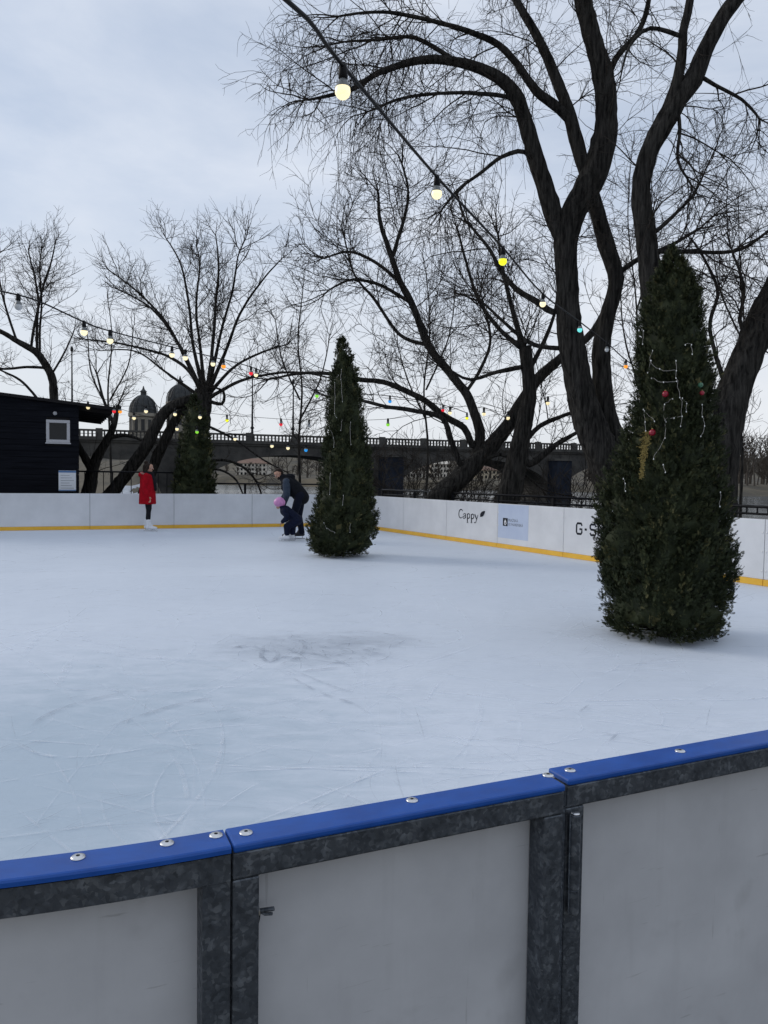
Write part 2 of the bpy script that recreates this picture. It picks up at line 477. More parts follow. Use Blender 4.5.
def leaf_material():
    m, nt, b = new_mat('thuja_leaf')
    N = nt.nodes.new; K = nt.links.new
    a = N('ShaderNodeAttribute'); a.attribute_name = 'tint'
    cr = N('ShaderNodeValToRGB')
    e = cr.color_ramp.elements
    e[0].position = 0.0; e[0].color = (0.014, 0.019, 0.009, 1)
    e[1].position = 1.0; e[1].color = (0.115, 0.105, 0.045, 1)
    x = e.new(0.55); x.color = (0.028, 0.036, 0.015, 1)
    x = e.new(0.90); x.color = (0.055, 0.060, 0.024, 1)
    K(a.outputs['Fac'], cr.inputs['Fac']); K(cr.outputs['Color'], b.inputs['Base Color'])
    b.inputs['Roughness'].default_value = 0.7
    b.inputs['Specular IOR Level'].default_value = 0.2
    return m
M_leaf = leaf_material()

def ground_material():
    m, nt, b = new_mat('ground_earth')
    N = nt.nodes.new; K = nt.links.new
    tc = N('ShaderNodeTexCoord')
    n1 = N('ShaderNodeTexNoise'); n1.inputs['Scale'].default_value = 0.12; n1.inputs['Detail'].default_value = 8; n1.inputs['Roughness'].default_value = 0.65
    n2 = N('ShaderNodeTexNoise'); n2.inputs['Scale'].default_value = 5; n2.inputs['Detail'].default_value = 8
    K(tc.outputs['Object'], n1.inputs['Vector']); K(tc.outputs['Object'], n2.inputs['Vector'])
    ad = N('ShaderNodeMath'); ad.operation = 'MULTIPLY_ADD'; ad.inputs[1].default_value = 0.35
    K(n2.outputs['Fac'], ad.inputs[0]); 
    sb = N('ShaderNodeMath'); sb.operation = 'SUBTRACT'; sb.inputs[1].default_value = 0.17
    K(n1.outputs['Fac'], sb.inputs[0]); K(sb.outputs['Value'], ad.inputs[2])
    cr = N('ShaderNodeValToRGB')
    e = cr.color_ramp.elements
    e[0].position = 0.35; e[0].color = (0.035, 0.031, 0.024, 1)
    e[1].position = 0.66; e[1].color = (0.13, 0.105, 0.068, 1)
    x = e.new(0.5); x.color = (0.075, 0.063, 0.040, 1)
    K(ad.outputs['Value'], cr.inputs['Fac']); K(cr.outputs['Color'], b.inputs['Base Color'])
    b.inputs['Roughness'].default_value = 0.95
    bp = N('ShaderNodeBump'); bp.inputs['Strength'].default_value = 0.5; bp.inputs['Distance'].default_value = 0.05
    K(n2.outputs['Fac'], bp.inputs['Height']); K(bp.outputs['Normal'], b.inputs['Normal'])
    return m
M_ground = ground_material()
M_water = mat('river_water', (0.05, 0.06, 0.065), 0.12, noise=(0.05, 3), col2=(0.07, 0.08, 0.085), bump=(1.3, 0.25, 0.05), stretch=(0.6, 1, 1))
M_snow = mat('old_snow', (0.30, 0.32, 0.34), 0.7, noise=(1.5, 5), col2=(0.46, 0.48, 0.52), bump=(6, 0.4, 0.05))

# ------------------------------------------------------------------ rink outline
CORNER = Vector((-1.0, 21.93, 0))
E_R = Vector((0.48, 19.14, 0)) - Vector((5.13, 10.34, 0))      # along the right wall, away from the camera
E_R.normalize()
E_F = (Vector((-2.06, 21.47, 0)) - Vector((-9.17, 18.37, 0))).normalized()   # along the far wall, to the right
N_R = Vector((E_R.y, -E_R.x, 0))      # outward normal of the right wall
N_F = Vector((-E_F.y, E_F.x, 0))      # outward normal of the far wall
BH = 0.90                             # board height
ZR = 0.92                             # top of the near rail

# ------------------------------------------------------------------ terrain, river
def smooth01(x):
    x = max(0.0, min(1.0, x)); return x * x * (3 - 2 * x)
def terrain(x, y):
    p = Vector((x, y, 0)) - CORNER
    s = p.dot(N_R); t = p.dot(N_F)
    d = max(s - 3.5, t - 3.5)
    z = -0.09 - 4.0 * smooth01(d / 6.0)
    lf = smooth01((-x / max(y, 8.0) - 0.265) / 0.05) * smooth01((y - 24) / 8.0)
    zl = -1.2 + 5.0 * smooth01((y - 34) / 44.0) * (0.9 + 0.1 * math.sin(x * 0.3))
    z = max(z, -4.1 + (zl + 4.1) * lf)
    fb = smooth01((y + 0.55 * x - 186) / 10.0)
    z = max(z, -4.1 + (4.9 + 1.5 * smooth01((y - 205) / 60.0)) * fb)
    mk = smooth01((x / max(y, 8.0) - 0.33) / 0.02) * smooth01((0.455 - x / max(y, 8.0)) / 0.02) * smooth01((y - 78) / 12.0)
    z = max(z, -4.1 + 5.2 * mk)
    z += 10.0 * smooth01((y - 240) / 110.0) * (1 + 0.2 * math.sin(x * 0.013 + 1))
    return z
xs = sorted(set([round(-44 + i * 1.0, 2) for i in range(89)] + [-1800, -900, -500, -300, -220, -160, -130, -110, -90, -75, -65, -58, -52, -48, 48, 52, 58, 66, 76, 90, 110, 140, 180, 240, 320, 500, 900, 1800]))
ys = sorted(set([round(-6 + i * 1.0, 2) for i in range(90)] + [-400, -150, -60, -30, -15, -10, 88, 93, 99, 106, 114, 124, 136, 150, 165, 178, 184, 187, 190, 193, 196, 199, 202, 206, 212, 220, 232, 250, 280, 330, 420, 600, 900, 1500, 2500]))
V = [(x, y, terrain(x, y)) for y in ys for x in xs]
nx = len(xs)
F = [(j * nx + i, j * nx + i + 1, (j + 1) * nx + i + 1, (j + 1) * nx + i) for j in range(len(ys) - 1) for i in range(nx - 1)]
tag(np_mesh('ground', V, F, M_ground), kind='structure')
mb = MB(); mb.add([(-1800, -400, -1.3), (1800, -400, -1.3), (1800, 260, -1.3), (-1800, 260, -1.3)], [(0, 1, 2, 3)])
tag(mb.build('river', M_water), kind='structure')

# patches of old snow on the embankment, laid on the ground
rng = random.Random(5)
for (px, py, Y, wx, wy) in ((104, 470, 46, 1.6, 7), (88, 478, 40, 1.4, 4), (112, 484, 36, 2.0, 3.0), (97, 487, 33, 1.3, 2.2)):
    c = at(px, py, Y)
    mb = MB(); n = 18; ring = []
    vs = []
    for q in (0.0, 0.5, 1.0):
        for k in range(n):
            a = 2 * math.pi * k / n
            rr = q * (1 + 0.3 * math.sin(3 * a + px) + 0.2 * math.sin(5 * a + py))
            x = c.x + wx * rr * math.cos(a); y = c.y + wy * rr * math.sin(a)
            vs.append((x, y, terrain(x, y) + 0.10 * (1 - q) + 0.02))
    fs = []
    for i in range(2):
        for k in range(n):
            k2 = (k + 1) % n
            fs.append((i * n + k, i * n + k2, (i + 1) * n + k2, (i + 1) * n + k))
    mb.add(vs, fs)
    tag(mb.build('snow_patch', M_snow, smooth=True), kind='structure')

# ------------------------------------------------------------------ ice
NL_A = Vector((-0.192, 0.980, 0)); NL_B = Vector((0.292, 1.196, 0))      # front line of the near middle section
RS_A = Vector((0.299, 1.215, 0)); RS_B = Vector((0.717, 1.406, 0))
E_N = (NL_B - NL_A).normalized()
N_N = Vector((E_N.y, -E_N.x, 0))      # towards the camera
E_N2 = (RS_B - RS_A).normalized(); N_N2 = Vector((E_N2.y, -E_N2.x, 0))
# near-left corner arc of the rink (front line)
ARC_R = 1.9
ARC_C = NL_A - N_N * ARC_R
ARC_A0 = math.atan2(N_N.y, N_N.x)
def arc_pt(a, off=0.0, z=0.0):
    """a = radians turned to the left from the end of the middle section; off = towards the outside"""
    b_ = ARC_A0 - a
    return Vector((ARC_C.x + (ARC_R + off) * math.cos(b_), ARC_C.y + (ARC_R + off) * math.sin(b_), z))
def isect(p, d, q, e):
    # p + d*t = q + e*s
    den = d.x * e.y - d.y * e.x
    t = ((q.x - p.x) * e.y - (q.y - p.y) * e.x) / den
    return p + d * t
NEAR_R = isect(RS_A, E_N2, CORNER, E_R)
ARC_END = arc_pt(math.pi / 2)
ARC_DIR = Vector((-N_N.x * 0 - E_N.y, E_N.x, 0))
FAR_L = isect(ARC_END, ARC_DIR, CORNER, E_F)
poly = [NEAR_R, CORNER, FAR_L] + [arc_pt(math.pi / 2 * (1 - k / 16), -0.03) for k in range(17)] + [RS_A - N_N2 * 0.03]
mb = MB()
mb.add([(p.x, p.y, 0.0) for p in poly] + [(p.x, p.y, -0.12) for p in poly],
       [tuple(reversed(range(len(poly))))] + [(i, (i + 1) % len(poly), (i + 1) % len(poly) + len(poly), i + len(poly)) for i in range(len(poly))])
me = mb.mesh('ice')
bm = bmesh.new(); bm.from_mesh(me); bmesh.ops.recalc_face_normals(bm, faces=bm.faces); bm.to_mesh(me); bm.free()
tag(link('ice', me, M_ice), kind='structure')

# skate marks: shallow ribbons just above the ice
def marks(name, seed, n, wr, lr, mat_, z, specs=(), scuff=0, spk=1.0):
    rg = random.Random(seed)
    Vv = []; Ff = []; fade = []
    def strip(pts, w, str_):
        b0 = len(Vv); m = len(pts)
        for i, p in enumerate(pts):
            t = (pts[min(i + 1, m - 1)] - pts[max(i - 1, 0)]).normalized()
            nrm = Vector((-t.y, t.x, 0))
            q = i / (m - 1)
            fd = str_ * min(1, q * 4, (1 - q) * 4)
            ww = w * (0.5 + 0.5 * math.sin(math.pi * q))
            Vv.append(tuple(p + nrm * ww)); Vv.append(tuple(p - nrm * ww)); fade.extend((fd, fd))
        for i in range(m - 1):
            Ff.append((b0 + 2 * i, b0 + 2 * i + 1, b0 + 2 * i + 3, b0 + 2 * i + 2))
    def inside(p):
        return (p - CORNER).dot(N_R) < -0.15 and (p - CORNER).dot(N_F) < -0.15 and (p - RS_A).dot(N_N2) < -0.15 and (p - ARC_END).dot(Vector((E_N.x, E_N.y, 0))) > 0.2 and (p - NL_A).dot(N_N) < -0.1
    for i in range(n):
        u1 = rg.random() ** 1.5
        Y = 2.2 + 17.0 * u1
        X = rg.uniform(-0.62, 0.62) * Y
        h = rg.gauss(0.25, 0.5) if rg.random() < 0.65 else rg.uniform(0, math.pi)
        ln = rg.uniform(*lr); k = rg.gauss(0, 0.22) if rg.random() < 0.75 else rg.gauss(0, 1.0)
        p = Vector((X, Y, z + rg.random() * 0.002)); pts = []
        for s_ in range(13):
            pts.append(p.copy())
            p = p + Vector((math.cos(h), math.sin(h), 0)) * ln / 12
            h += k * ln / 12
        if all(inside(q) for q in pts):
            strip(pts, rg.uniform(*wr), rg.uniform(0.25, 1.0))
    for i in range(scuff):
        a = rg.gauss(0, 0.45); b_ = rg.gauss(0, 0.33)
        p = Vector((PATCH.x + 0.05 + a, PATCH.y + b_, z + rg.random() * 0.002)); h = rg.gauss(0.0, 0.9); k = rg.gauss(0, 2.0); ln = rg.uniform(0.12, 0.55); pts = []
        for s_ in range(9):
            pts.append(p.copy()); p = p + Vector((math.cos(h), math.sin(h), 0)) * ln / 8; h += k * ln / 8
        strip(pts, rg.uniform(0.003, 0.009), rg.uniform(0.5, 1.4))
    for (pxs, w, st) in specs:
        pts = [ground(a, b, z + 0.0025) for a, b in pxs]
        out = []
        for i in range(len(pts) - 1):
            p0, p1, p2, p3 = pts[max(i - 1, 0)], pts[i], pts[i + 1], pts[min(i + 2, len(pts) - 1)]
            for q in range(5):
                t = q / 5
                out.append(0.5 * ((2 * p1) + (p2 - p0) * t + (2 * p0 - 5 * p1 + 4 * p2 - p3) * t * t + (3 * p1 - p0 - 3 * p2 + p3) * t ** 3))
        out.append(pts[-1])
        strip(out, w, st * spk)
    o = np_mesh(name, Vv, Ff, mat_, None, False, ('fade', 'POINT', fade))
    return o
o = marks('skate_marks', 11, 620, (0.003, 0.010), (0.5, 3.2), M_markw, 0.003, specs=(
    (((0, 735), (35, 752), (70, 757), (115, 753), (160, 745)), 0.012, 1.0),
    (((58, 685), (66, 670), (72, 655)), 0.03, 0.8), (((165, 748), (180, 768), (187, 795), (188, 810)), 0.012, 0.8),
    (((110, 655), (160, 658), (205, 660), (240, 662)), 0.03, 0.7), (((20, 662), (32, 645), (48, 632), (75, 622)), 0.03, 0.6),
    (((262, 780), (230, 800), (205, 820)), 0.006, 0.8), (((150, 740), (165, 728), (180, 720)), 0.02, 0.7)))
tag(o, 'fine white skate scratches spread over the ice', 'scratches', kind='stuff')
o = marks('skate_marks', 23, 900, (0.0013, 0.0042), (0.10, 0.75), M_markd, 0.008, scuff=110, spk=1.3, specs=(
    (((30, 728), (45, 715), (80, 702), (125, 692), (190, 684)), 0.014, 0.7),
    (((105, 728), (150, 712), (185, 702), (222, 696)), 0.014, 0.9),
    (((258, 650), (268, 662), (278, 655), (272, 645)), 0.02, 0.9), (((264, 645), (262, 658), (274, 662)), 0.02, 0.8),
    (((275, 666), (295, 658), (305, 648), (300, 640), (280, 640), (262, 645)), 0.02, 0.8),
    (((305, 645), (330, 647), (350, 652)), 0.015, 0.8), (((275, 668), (320, 692), (350, 702), (372, 715)), 0.014, 0.6),
    (((282, 665), (330, 685), (365, 695)), 0.014, 0.5), (((230, 648), (250, 645), (262, 650)), 0.02, 0.7),
    (((290, 672), (330, 668), (352, 666)), 0.014, 0.6), (((306, 650), (335, 660), (352, 666)), 0.014, 0.6),
    (((609, 741), (618, 733)), 0.008, 1.0), (((578, 713), (584, 708), (590, 704)), 0.008, 1.0)))
tag(o, 'dark hairline skate cuts spread over the ice', 'scratches', kind='stuff')

# ------------------------------------------------------------------ rink boards (far and right)
def wall_frame(a, b, n_out):
    """matrix: local x along a->b, local y outward, z up, origin a"""
    e = (b - a).normalized()
    return Matrix(((e.x, n_out.x, 0, a.x), (e.y, n_out.y, 0, a.y), (0, 0, 1, 0), (0, 0, 0, 1)))
bolt_me = None
def rink_board(a, b, n_out, label, bolts=False):
    global bolt_me
    Lw = (b - a).length
    root = empty('rink_board', (a.x, a.y, 0))
    root.matrix_world = wall_frame(a, b, n_out)
    g = 0.004
    mb = MB(); mb.bbox((g, 0.0, 0.09), (Lw - g, 0.012, BH), 0.003); p = mb.build('panel', M_board, root)
    mb = MB(); mb.bbox((g, -0.008, 0.002), (Lw - g, 0.012, 0.088), 0.002); mb.build('kick_strip', M_yellow, root)
    mb = MB()
    mb.box((g, 0.013, BH - 0.045), (Lw - g, 0.053, BH - 0.004))
    mb.box((g, 0.013, 0.01), (Lw - g, 0.053, 0.05))
    mb.box((g, 0.013, 0.051), (g + 0.04, 0.053, BH - 0.046)); mb.box((Lw - g - 0.04, 0.013, 0.051), (Lw - g, 0.053, BH - 0.046))
    mb.build('frame', M_galv, root)
    if bolts:
        if bolt_me is None:
            q = MB(); q.lathe([(0.012, 0), (0.011, 0.004), (0.005, 0.007)], 10, M=Matrix.Rotation(R(90), 4, 'X')); bolt_me = q.mesh('bolt'); bolt_me.materials.append(M_bolt)
        for z in (0.20, 0.46, 0.72):
            for x in (0.03, Lw - 0.03):
                o = link('bolt', bolt_me, None, root); o.location = (x, -0.0005, z)
    tag(root, label, 'rink board', 'white boards around the rink')
    return root, Lw
RC = 1.0     # rounded corner between far and right wall
def fpt(s): return CORNER - E_F * s
def rpt(s): return CORNER - E_R * s
# joints in the photograph on the far wall
jf = [fpt(RC)] + [isect(Vector((0, 0, 0)), Vector((ground(px, py).x, ground(px, py).y, 0)), CORNER, E_F) for px, py in ((252, 527.2), (174, 528.4), (90, 529.8))]
lf_ = jf[-1]
jf += [lf_ - E_F * 2.04, lf_ - E_F * 4.9]
flabels = ['white far rink board behind the bending man and child', 'white far rink board between the red-coated skater and the bending man',
           'white far rink board behind the red-coated skater', 'white far rink board below the window of the black cabin', 'white far rink board at the far left, past the cabin window']
for i in range(5):
    rink_board(jf[i + 1], jf[i], N_F, flabels[i])
jr = [rpt(RC)] + [isect(Vector((0, 0, 0)), Vector((ground(px, py).x, ground(px, py).y, 0)), CORNER, E_R) for px, py in ((403, 533.7), (446, 539.5), (497, 546.5), (563, 557.0))]
j4 = jr[-1]
e763 = isect(Vector((0, 0, 0)), Vector((ground(763, 586).x, ground(763, 586).y, 0)), CORNER, E_R)
jr += [(j4 + e763) / 2, e763, e763 - E_R * 2.0]
rlabels = ['white rink board just right of the middle conifer at the far end', 'plain white rink board between the middle conifer and the dark script lettering',
           'white rink board with dark Cappy lettering and a leaf', 'white rink board with a pale blue sticker and small flame logo',
           'white rink board with blocky G-S lettering running behind the right conifer', 'white rink board showing right of the large conifer, before the last joint', 'white rink board cut by the right edge of the photo']
R_ROOT = []
for i in range(7):
    R_ROOT.append(rink_board(jr[i], jr[i + 1], N_R, rlabels[i], bolts=(i >= 2)))
# rounded corner piece
def arc_between(p0, d0, p1, n):
    c = CORNER
    return [(p0 * (1 - t) ** 2 + c * 2 * t * (1 - t) + p1 * t * t) for t in [i / n for i in range(n + 1)]]
ca = arc_between(fpt(RC), None, rpt(RC), 10)
root = empty('rink_board', (ca[5].x, ca[5].y, 0))
def ribbon(pts, offs, z0, z1, th, name, mat_, parent, origin):
    """wall of thickness th following pts, outward = right-hand side offset function offs(i)"""
    mb = MB(); n = len(pts); vs = []
    for i, p in enumerate(pts):
        o_ = offs(i)
        for (k, z) in ((0, z0), (0, z1), (1, z1), (1, z0)):
            q = p + o_ * (th[0] if k == 0 else th[1])
            vs.append((q.x - origin.x, q.y - origin.y, z - origin.z))
    fs = []
    for i in range(n - 1):
        for k in range(4):
            k2 = (k + 1) % 4
            fs.append((i * 4 + k, i * 4 + k2, (i + 1) * 4 + k2, (i + 1) * 4 + k))
    fs += [(3, 2, 1, 0), tuple((n - 1) * 4 + k for k in range(4))]
    mb.add(vs, fs)
    me = mb.mesh(name)
    bm = bmesh.new(); bm.from_mesh(me); bmesh.ops.recalc_face_normals(bm, faces=bm.faces); bm.to_mesh(me); bm.free()
    return link(name, me, mat_, parent)
def nrm_of(pts):
    def f(i):
        t = (pts[min(i + 1, len(pts) - 1)] - pts[max(i - 1, 0)]).normalized()
        return Vector((-t.y, t.x, 0))
    return f
O0 = Vector((ca[5].x, ca[5].y, 0))
ribbon(ca, nrm_of(ca), 0.09, BH, (0, 0.012), 'panel', M_board, root, O0)
ribbon(ca, nrm_of(ca), 0.002, 0.088, (-0.008, 0.012), 'kick_strip', M_yellow, root, O0)
tag(root, 'curved white corner rink board hidden behind the middle conifer', 'rink board', 'white boards around the rink')

# ---- lettering on the right wall
W0 = np.array([CORNER.x, CORNER.y, 0.0]); WN = np.array([N_R.x, N_R.y, 0.0])
def wall_px(x, y): return on_plane(x, y, W0, WN)
def strokes(name, root, sts, px_map, mat_, fills=()):
    Mi = root.matrix_world.inverted()
    mb = MB(); lift = 0.0015
    k = 0
    for (pts, w) in sts:
        P = [Mi @ px_map(*p) for p in pts]
        off = -(lift + 0.0004 * k); k += 1
        n = len(P); vs = []
        for i, p in enumerate(P):
            t = (P[min(i + 1, n - 1)] - P[max(i - 1, 0)])
            t = Vector((t.x, t.z)).normalized(); nr = Vector((-t.y, t.x))
            ww = w[i] if hasattr(w, '__len__') else w
            for s in (1, -1):
                vs.append((p.x + nr.x * ww * s, off, p.z + nr.y * ww * s))
        mb.add(vs, [(2 * i, 2 * i + 1, 2 * i + 3, 2 * i + 2) for i in range(n - 1)])
    for pts in fills:
        P = [Mi @ px_map(*p) for p in pts]
        mb.add([(p.x, -(lift + 0.0004 * k), p.z) for p in P], [tuple(range(len(P)))]); k += 1
    return mb.build(name, mat_, root)
def mid(pts, n=4):
    out = []
    for i in range(len(pts) - 1):
        p0, p1, p2, p3 = [np.array(pts[max(0, min(len(pts) - 1, j))], float) for j in (i - 1, i, i + 1, i + 2)]
        for q in range(n):
            t = q / n
            out.append(tuple(0.5 * ((2 * p1) + (p2 - p0) * t + (2 * p0 - 5 * p1 + 4 * p2 - p3) * t * t + (3 * p1 - p0 - 3 * p2 + p3) * t ** 3)))
    out.append(tuple(pts[-1])); return out
cm = lambda x, y: wall_px(450 + x / 19.2, 500 + y / 19.2)
TK, TN = 0.0155, 0.007
c_c = mid([(247, 215), (228, 187), (202, 184), (181, 212), (171, 262), (176, 312), (196, 341), (226, 340), (247, 318)])
c_sts = [(c_c, [TN + (TK - TN) * math.sin(math.pi * min(1, i / (len(c_c) - 1) * 1.1)) for i in range(len(c_c))]),
         (mid([(253, 282), (272, 262), (290, 264), (300, 285), (301, 350)]), [0.008] * 8 + [0.014] * 9), (mid([(299, 300), (266, 310), (254, 333), (268, 354), (298, 338)]), 0.009),
         ([(335, 262), (336, 430)], TK), (mid([(338, 278), (358, 262), (378, 282), (380, 320), (364, 350), (340, 345)]), 0.011), ([(322, 432), (352, 434)], 0.005),
         ([(412, 272), (413, 435)], TK), (mid([(415, 288), (438, 270), (457, 292), (457, 330), (440, 358), (418, 352)]), 0.011), ([(398, 436), (430, 438)], 0.005),
         ([(478, 274), (511, 365)], TK), (mid([(541, 284), (515, 372), (500, 420), (482, 438), (466, 428)]), 0.008)]
leaf = mid([(583, 325), (582, 278), (612, 228), (672, 210), (662, 268), (630, 316), (583, 325)], 3)[:-1]
strokes('lettering', R_ROOT[2][0], c_sts, cm, M_ink, fills=[leaf])
# block lettering in wall metres
gr = R_ROOT[4][0]
gi = gr.matrix_world.inverted()
g0 = gi @ wall_px(576.5, 533.6)
GH, GW = 0.185, 0.135
glyph = {'G': [[(1, .78), (.86, 1), (.16, 1), (0, .84), (0, .16), (.16, 0), (.86, 0), (1, .16), (1, .46), (.55, .46)]],
         '-': [[(.1, .47), (.75, .47)]],
         'S': [[(1, .78), (.86, 1), (.16, 1), (0, .86), (0, .64), (.14, .52), (.86, .48), (1, .36), (1, .14), (.86, 0), (.16, 0), (0, .2)]],
         'H': [[(0, 0), (0, 1)], [(1, 0), (1, 1)], [(0, .5), (1, .5)]],
         'O': [[(.5, 1), (.16, 1), (0, .84), (0, .16), (.16, 0), (.84, 0), (1, .16), (1, .84), (.84, 1), (.5, 1)]],
         'C': [[(1, .74), (1, .84), (.84, 1), (.16, 1), (0, .84), (0, .16), (.16, 0), (.84, 0), (1, .16), (1, .26)]],
         'K': [[(0, 0), (0, 1)], [(1, 1), (.08, .48)], [(.3, .6), (1, 0)]]}
x0 = g0.x; sts = []
for ch in 'G-SHOCK':
    wd = GW * (0.62 if ch == '-' else 1)
    for pl in glyph[ch]:
        sts.append(([(x0 + a * wd, g0.z + b_ * GH) for a, b_ in pl], 0.019))
    x0 += wd + 0.062
Mw = gr.matrix_world.copy()
strokes('lettering', gr, sts, lambda x, z: Mw @ Vector((x, 0, z)), M_ink)
# sticker
pr = R_ROOT[3][0]; pi_ = pr.matrix_world.inverted()
a = pi_ @ wall_px(498.6, 504.0); b_ = pi_ @ wall_px(528.0, 541.0)
mb = MB(); mb.box((a.x, -0.0022, b_.z), (b_.x, -0.0004, a.z)); stk = mb.build('sticker', M_poster, pr)
a = pi_ @ wall_px(503.1, 517.8); b_ = pi_ @ wall_px(507.7, 526.2)
mb = MB(); mb.box((a.x, -0.0034, b_.z), (b_.x, -0.0024, a.z)); mb.build('logo_square', M_ink, stk)
fl = [(505.35, 519.2), (506.4, 521.6), (506.6, 523.8), (505.4, 525.4), (504.2, 523.8), (504.35, 521.6)]
mb = MB(); P = [pi_ @ wall_px(*q) for q in fl]; mb.add([(p.x, -0.0040, p.z) for p in P], [tuple(range(6))]); mb.build('flame_mark', M_board, stk)
fl = [(505.35, 521.9), (505.9, 523.4), (505.35, 524.4), (504.8, 523.4)]
mb = MB(); P = [pi_ @ wall_px(*q) for q in fl]; mb.add([(p.x, -0.0044, p.z) for p in P], [tuple(range(4))]); mb.build('flame_core', M_ink, stk)
def text_mesh(name, txt, size, width, mat_, parent, loc, rot):
    cu = bpy.data.curves.new(name, 'FONT'); cu.body = txt; cu.size = size; cu.extrude = 0.0004
    t = bpy.data.objects.new(name, cu); COL.objects.link(t)
    bpy.context.view_layer.update()
    me = bpy.data.meshes.new_from_object(t.evaluated_get(bpy.context.evaluated_depsgraph_get()))
    bpy.data.objects.remove(t)
    xs_ = [v.co.x for v in me.vertices]
    sc = width / (max(xs_) - min(xs_)); x_ = min(xs_)
    for v in me.vertices: v.co.x = (v.co.x - x_) * sc
    me.materials.clear()
    o = link(name, me, mat_, parent); o.location = loc; o.rotation_euler = rot
    return o
for (txt, xa, ya, xb, yb) in (('PRAŽSKÁ', 508.3, 521.4, 518.0, 522.6), ('PLYNÁRENSKÁ', 508.6, 525.6, 523.0, 527.0)):
    a = pi_ @ wall_px(xa, ya); b_ = pi_ @ wall_px(xb, yb)
    text_mesh('lettering', txt, 0.075, b_.x - a.x, M_inkgrey, stk, (a.x, -0.0030, a.z), (R(90), 0, 0))

# ------------------------------------------------------------------ near barrier
RAIL_W, RAIL_T, ST = 0.056, 0.011, 0.036
def cap_bolt(parent, p):
    mb = MB()
    mb.lathe([(0.0090, 0.0), (0.0092, 0.0008), (0.0080, 0.0019), (0.0046, 0.0027), (0.0026, 0.0028)], 20)
    o = mb.build('bolt', M_bolt, parent, True); o.location = p
    q = MB(); q.lathe([(0.0027, 0), (0.0027, 0.0006)], 6); s = q.build('hex_socket', M_dark, o); s.location = (0, 0, 0.0024)
    return o
def near_straight(a, b, n, label, hinge=False, wing=False, bolts=(), inner=True):
    e = (b - a).normalized(); Lw = (b - a).length
    root = empty('barrier_section', (a.x, a.y, 0))
    # local x along, local y away from the camera, z up
    root.matrix_world = Matrix(((e.x, -n.x, 0, a.x), (e.y, -n.y, 0, a.y), (0, 0, 1, 0), (0, 0, 0, 1)))
    g = 0.0015
    zt = ZR
    mb = MB()
    bmx = bmesh.new(); bmesh.ops.create_cube(bmx, size=1)
    mb.bbox((g, -0.004, zt - RAIL_T), (Lw - g, RAIL_W - 0.004, zt), 0.0035); mb.build('top_rail', M_blue, root, False)
    bmx.free()
    z1 = zt - RAIL_T - 0.001
    mb = MB(); mb.bbox((g, 0, z1 - ST), (Lw - g, 0.04, z1), 0.0025); mb.build('frame_rail', M_galv, root)
    mb = MB(); mb.bbox((g, 0, 0.012), (Lw - g, 0.04, 0.012 + ST), 0.0025); mb.build('frame_rail', M_galv, root)
    for x in (g, Lw - g - ST):
        mb = MB(); mb.bbox((x, 0.0015, 0.012 + ST + 0.001), (x + ST, 0.041, z1 - ST - 0.001), 0.0025); mb.build('frame_post', M_galv, root)
    mb = MB(); mb.box((g + 0.004, 0.0425, 0.02), (Lw - g - 0.004, 0.0525, z1 - 0.004)); mb.build('panel', M_boardback, root)
    for p in bolts:
        q = root.matrix_world.inverted() @ ground(p[0], p[1], zt)
        cap_bolt(root, (q.x, q.y, zt))
    if hinge:
        x = 0.002
        q = root.matrix_world.inverted() @ on_plane(571.5, 812, (a.x, a.y, 0), (n.x, n.y, 0))
        q2 = root.matrix_world.inverted() @ on_plane(571.5, 908, (a.x, a.y, 0), (n.x, n.y, 0))
        qm = q2.z + (q.z - q2.z) * 0.24
        h = empty_part = None
        mb = MB(); mb.lathe([(0.0082, 0), (0.009, 0.001), (0.009, q.z - qm - 0.001), (0.0082, q.z - qm)], 16); h = mb.build('hinge', M_galv, root, False); h.location = (q.x, -0.010, qm + 0.0006)
        mb = MB(); mb.lathe([(0.0060, -0.004), (0.0085, 0), (0.0085, qm - q2.z - 0.001), (0.0080, qm - q2.z)], 16); k = mb.build('hinge_knuckle', M_galv, h, False); k.location = (0, 0, -(qm - q2.z) - 0.0006)
        mb = MB(); mb.lathe([(0.0070, 0), (0.0072, 0.0015), (0.004, 0.003)], 14); k = mb.build('hinge_pin', M_bolt, h, True); k.location = (0, 0, q.z - qm + 0.0003)
    if wing:
        q = root.matrix_world.inverted() @ on_plane(262, 918, (a.x, a.y, 0), (n.x, n.y, 0))
        x = g + ST
        wb = MB(); wb.lathe([(0.0062, 0), (0.0062, 0.0035)], 6, M=Matrix.Rotation(R(90), 4, 'Y')); w_ = wb.build('wing_bolt', M_bolt, root); w_.location = (x + 0.0004, 0.018, q.z)
        wb = MB(); wb.tube([(0.0036, 0, 0), (0.010, -0.004, 0.002), (0.021, -0.011, 0.005)], 0.0030, 10); wb.build('threaded_rod', M_galv, w_)
        wb = MB(); wb.tube([(0.0050, 0, -0.001), (0.011, -0.004, -0.004), (0.019, -0.010, -0.002)], 0.0022, 8); wb.build('wing', M_galv, w_)
        wb = MB(); wb.tube([(0.0045, 0, -0.002), (0.003, -0.002, -0.010), (0.001, -0.003, -0.016)], 0.0014, 8); wb.build('wing', M_lamp, w_)
    tag(root, label, 'rink barrier', 'near barrier sections with blue rails')
    return root
near_straight(NL_A, NL_B, N_N, 'narrow near barrier section, middle of three, with a wing bolt on its left post', wing=True, bolts=((246, 833), (412, 800.5), (548, 775.5)))
near_straight(RS_A, RS_A + E_N2 * 2.4, N_N2, 'near barrier gate at the right with a barrel hinge on its left post', hinge=True, bolts=((570, 770.5), (680, 751.3)))
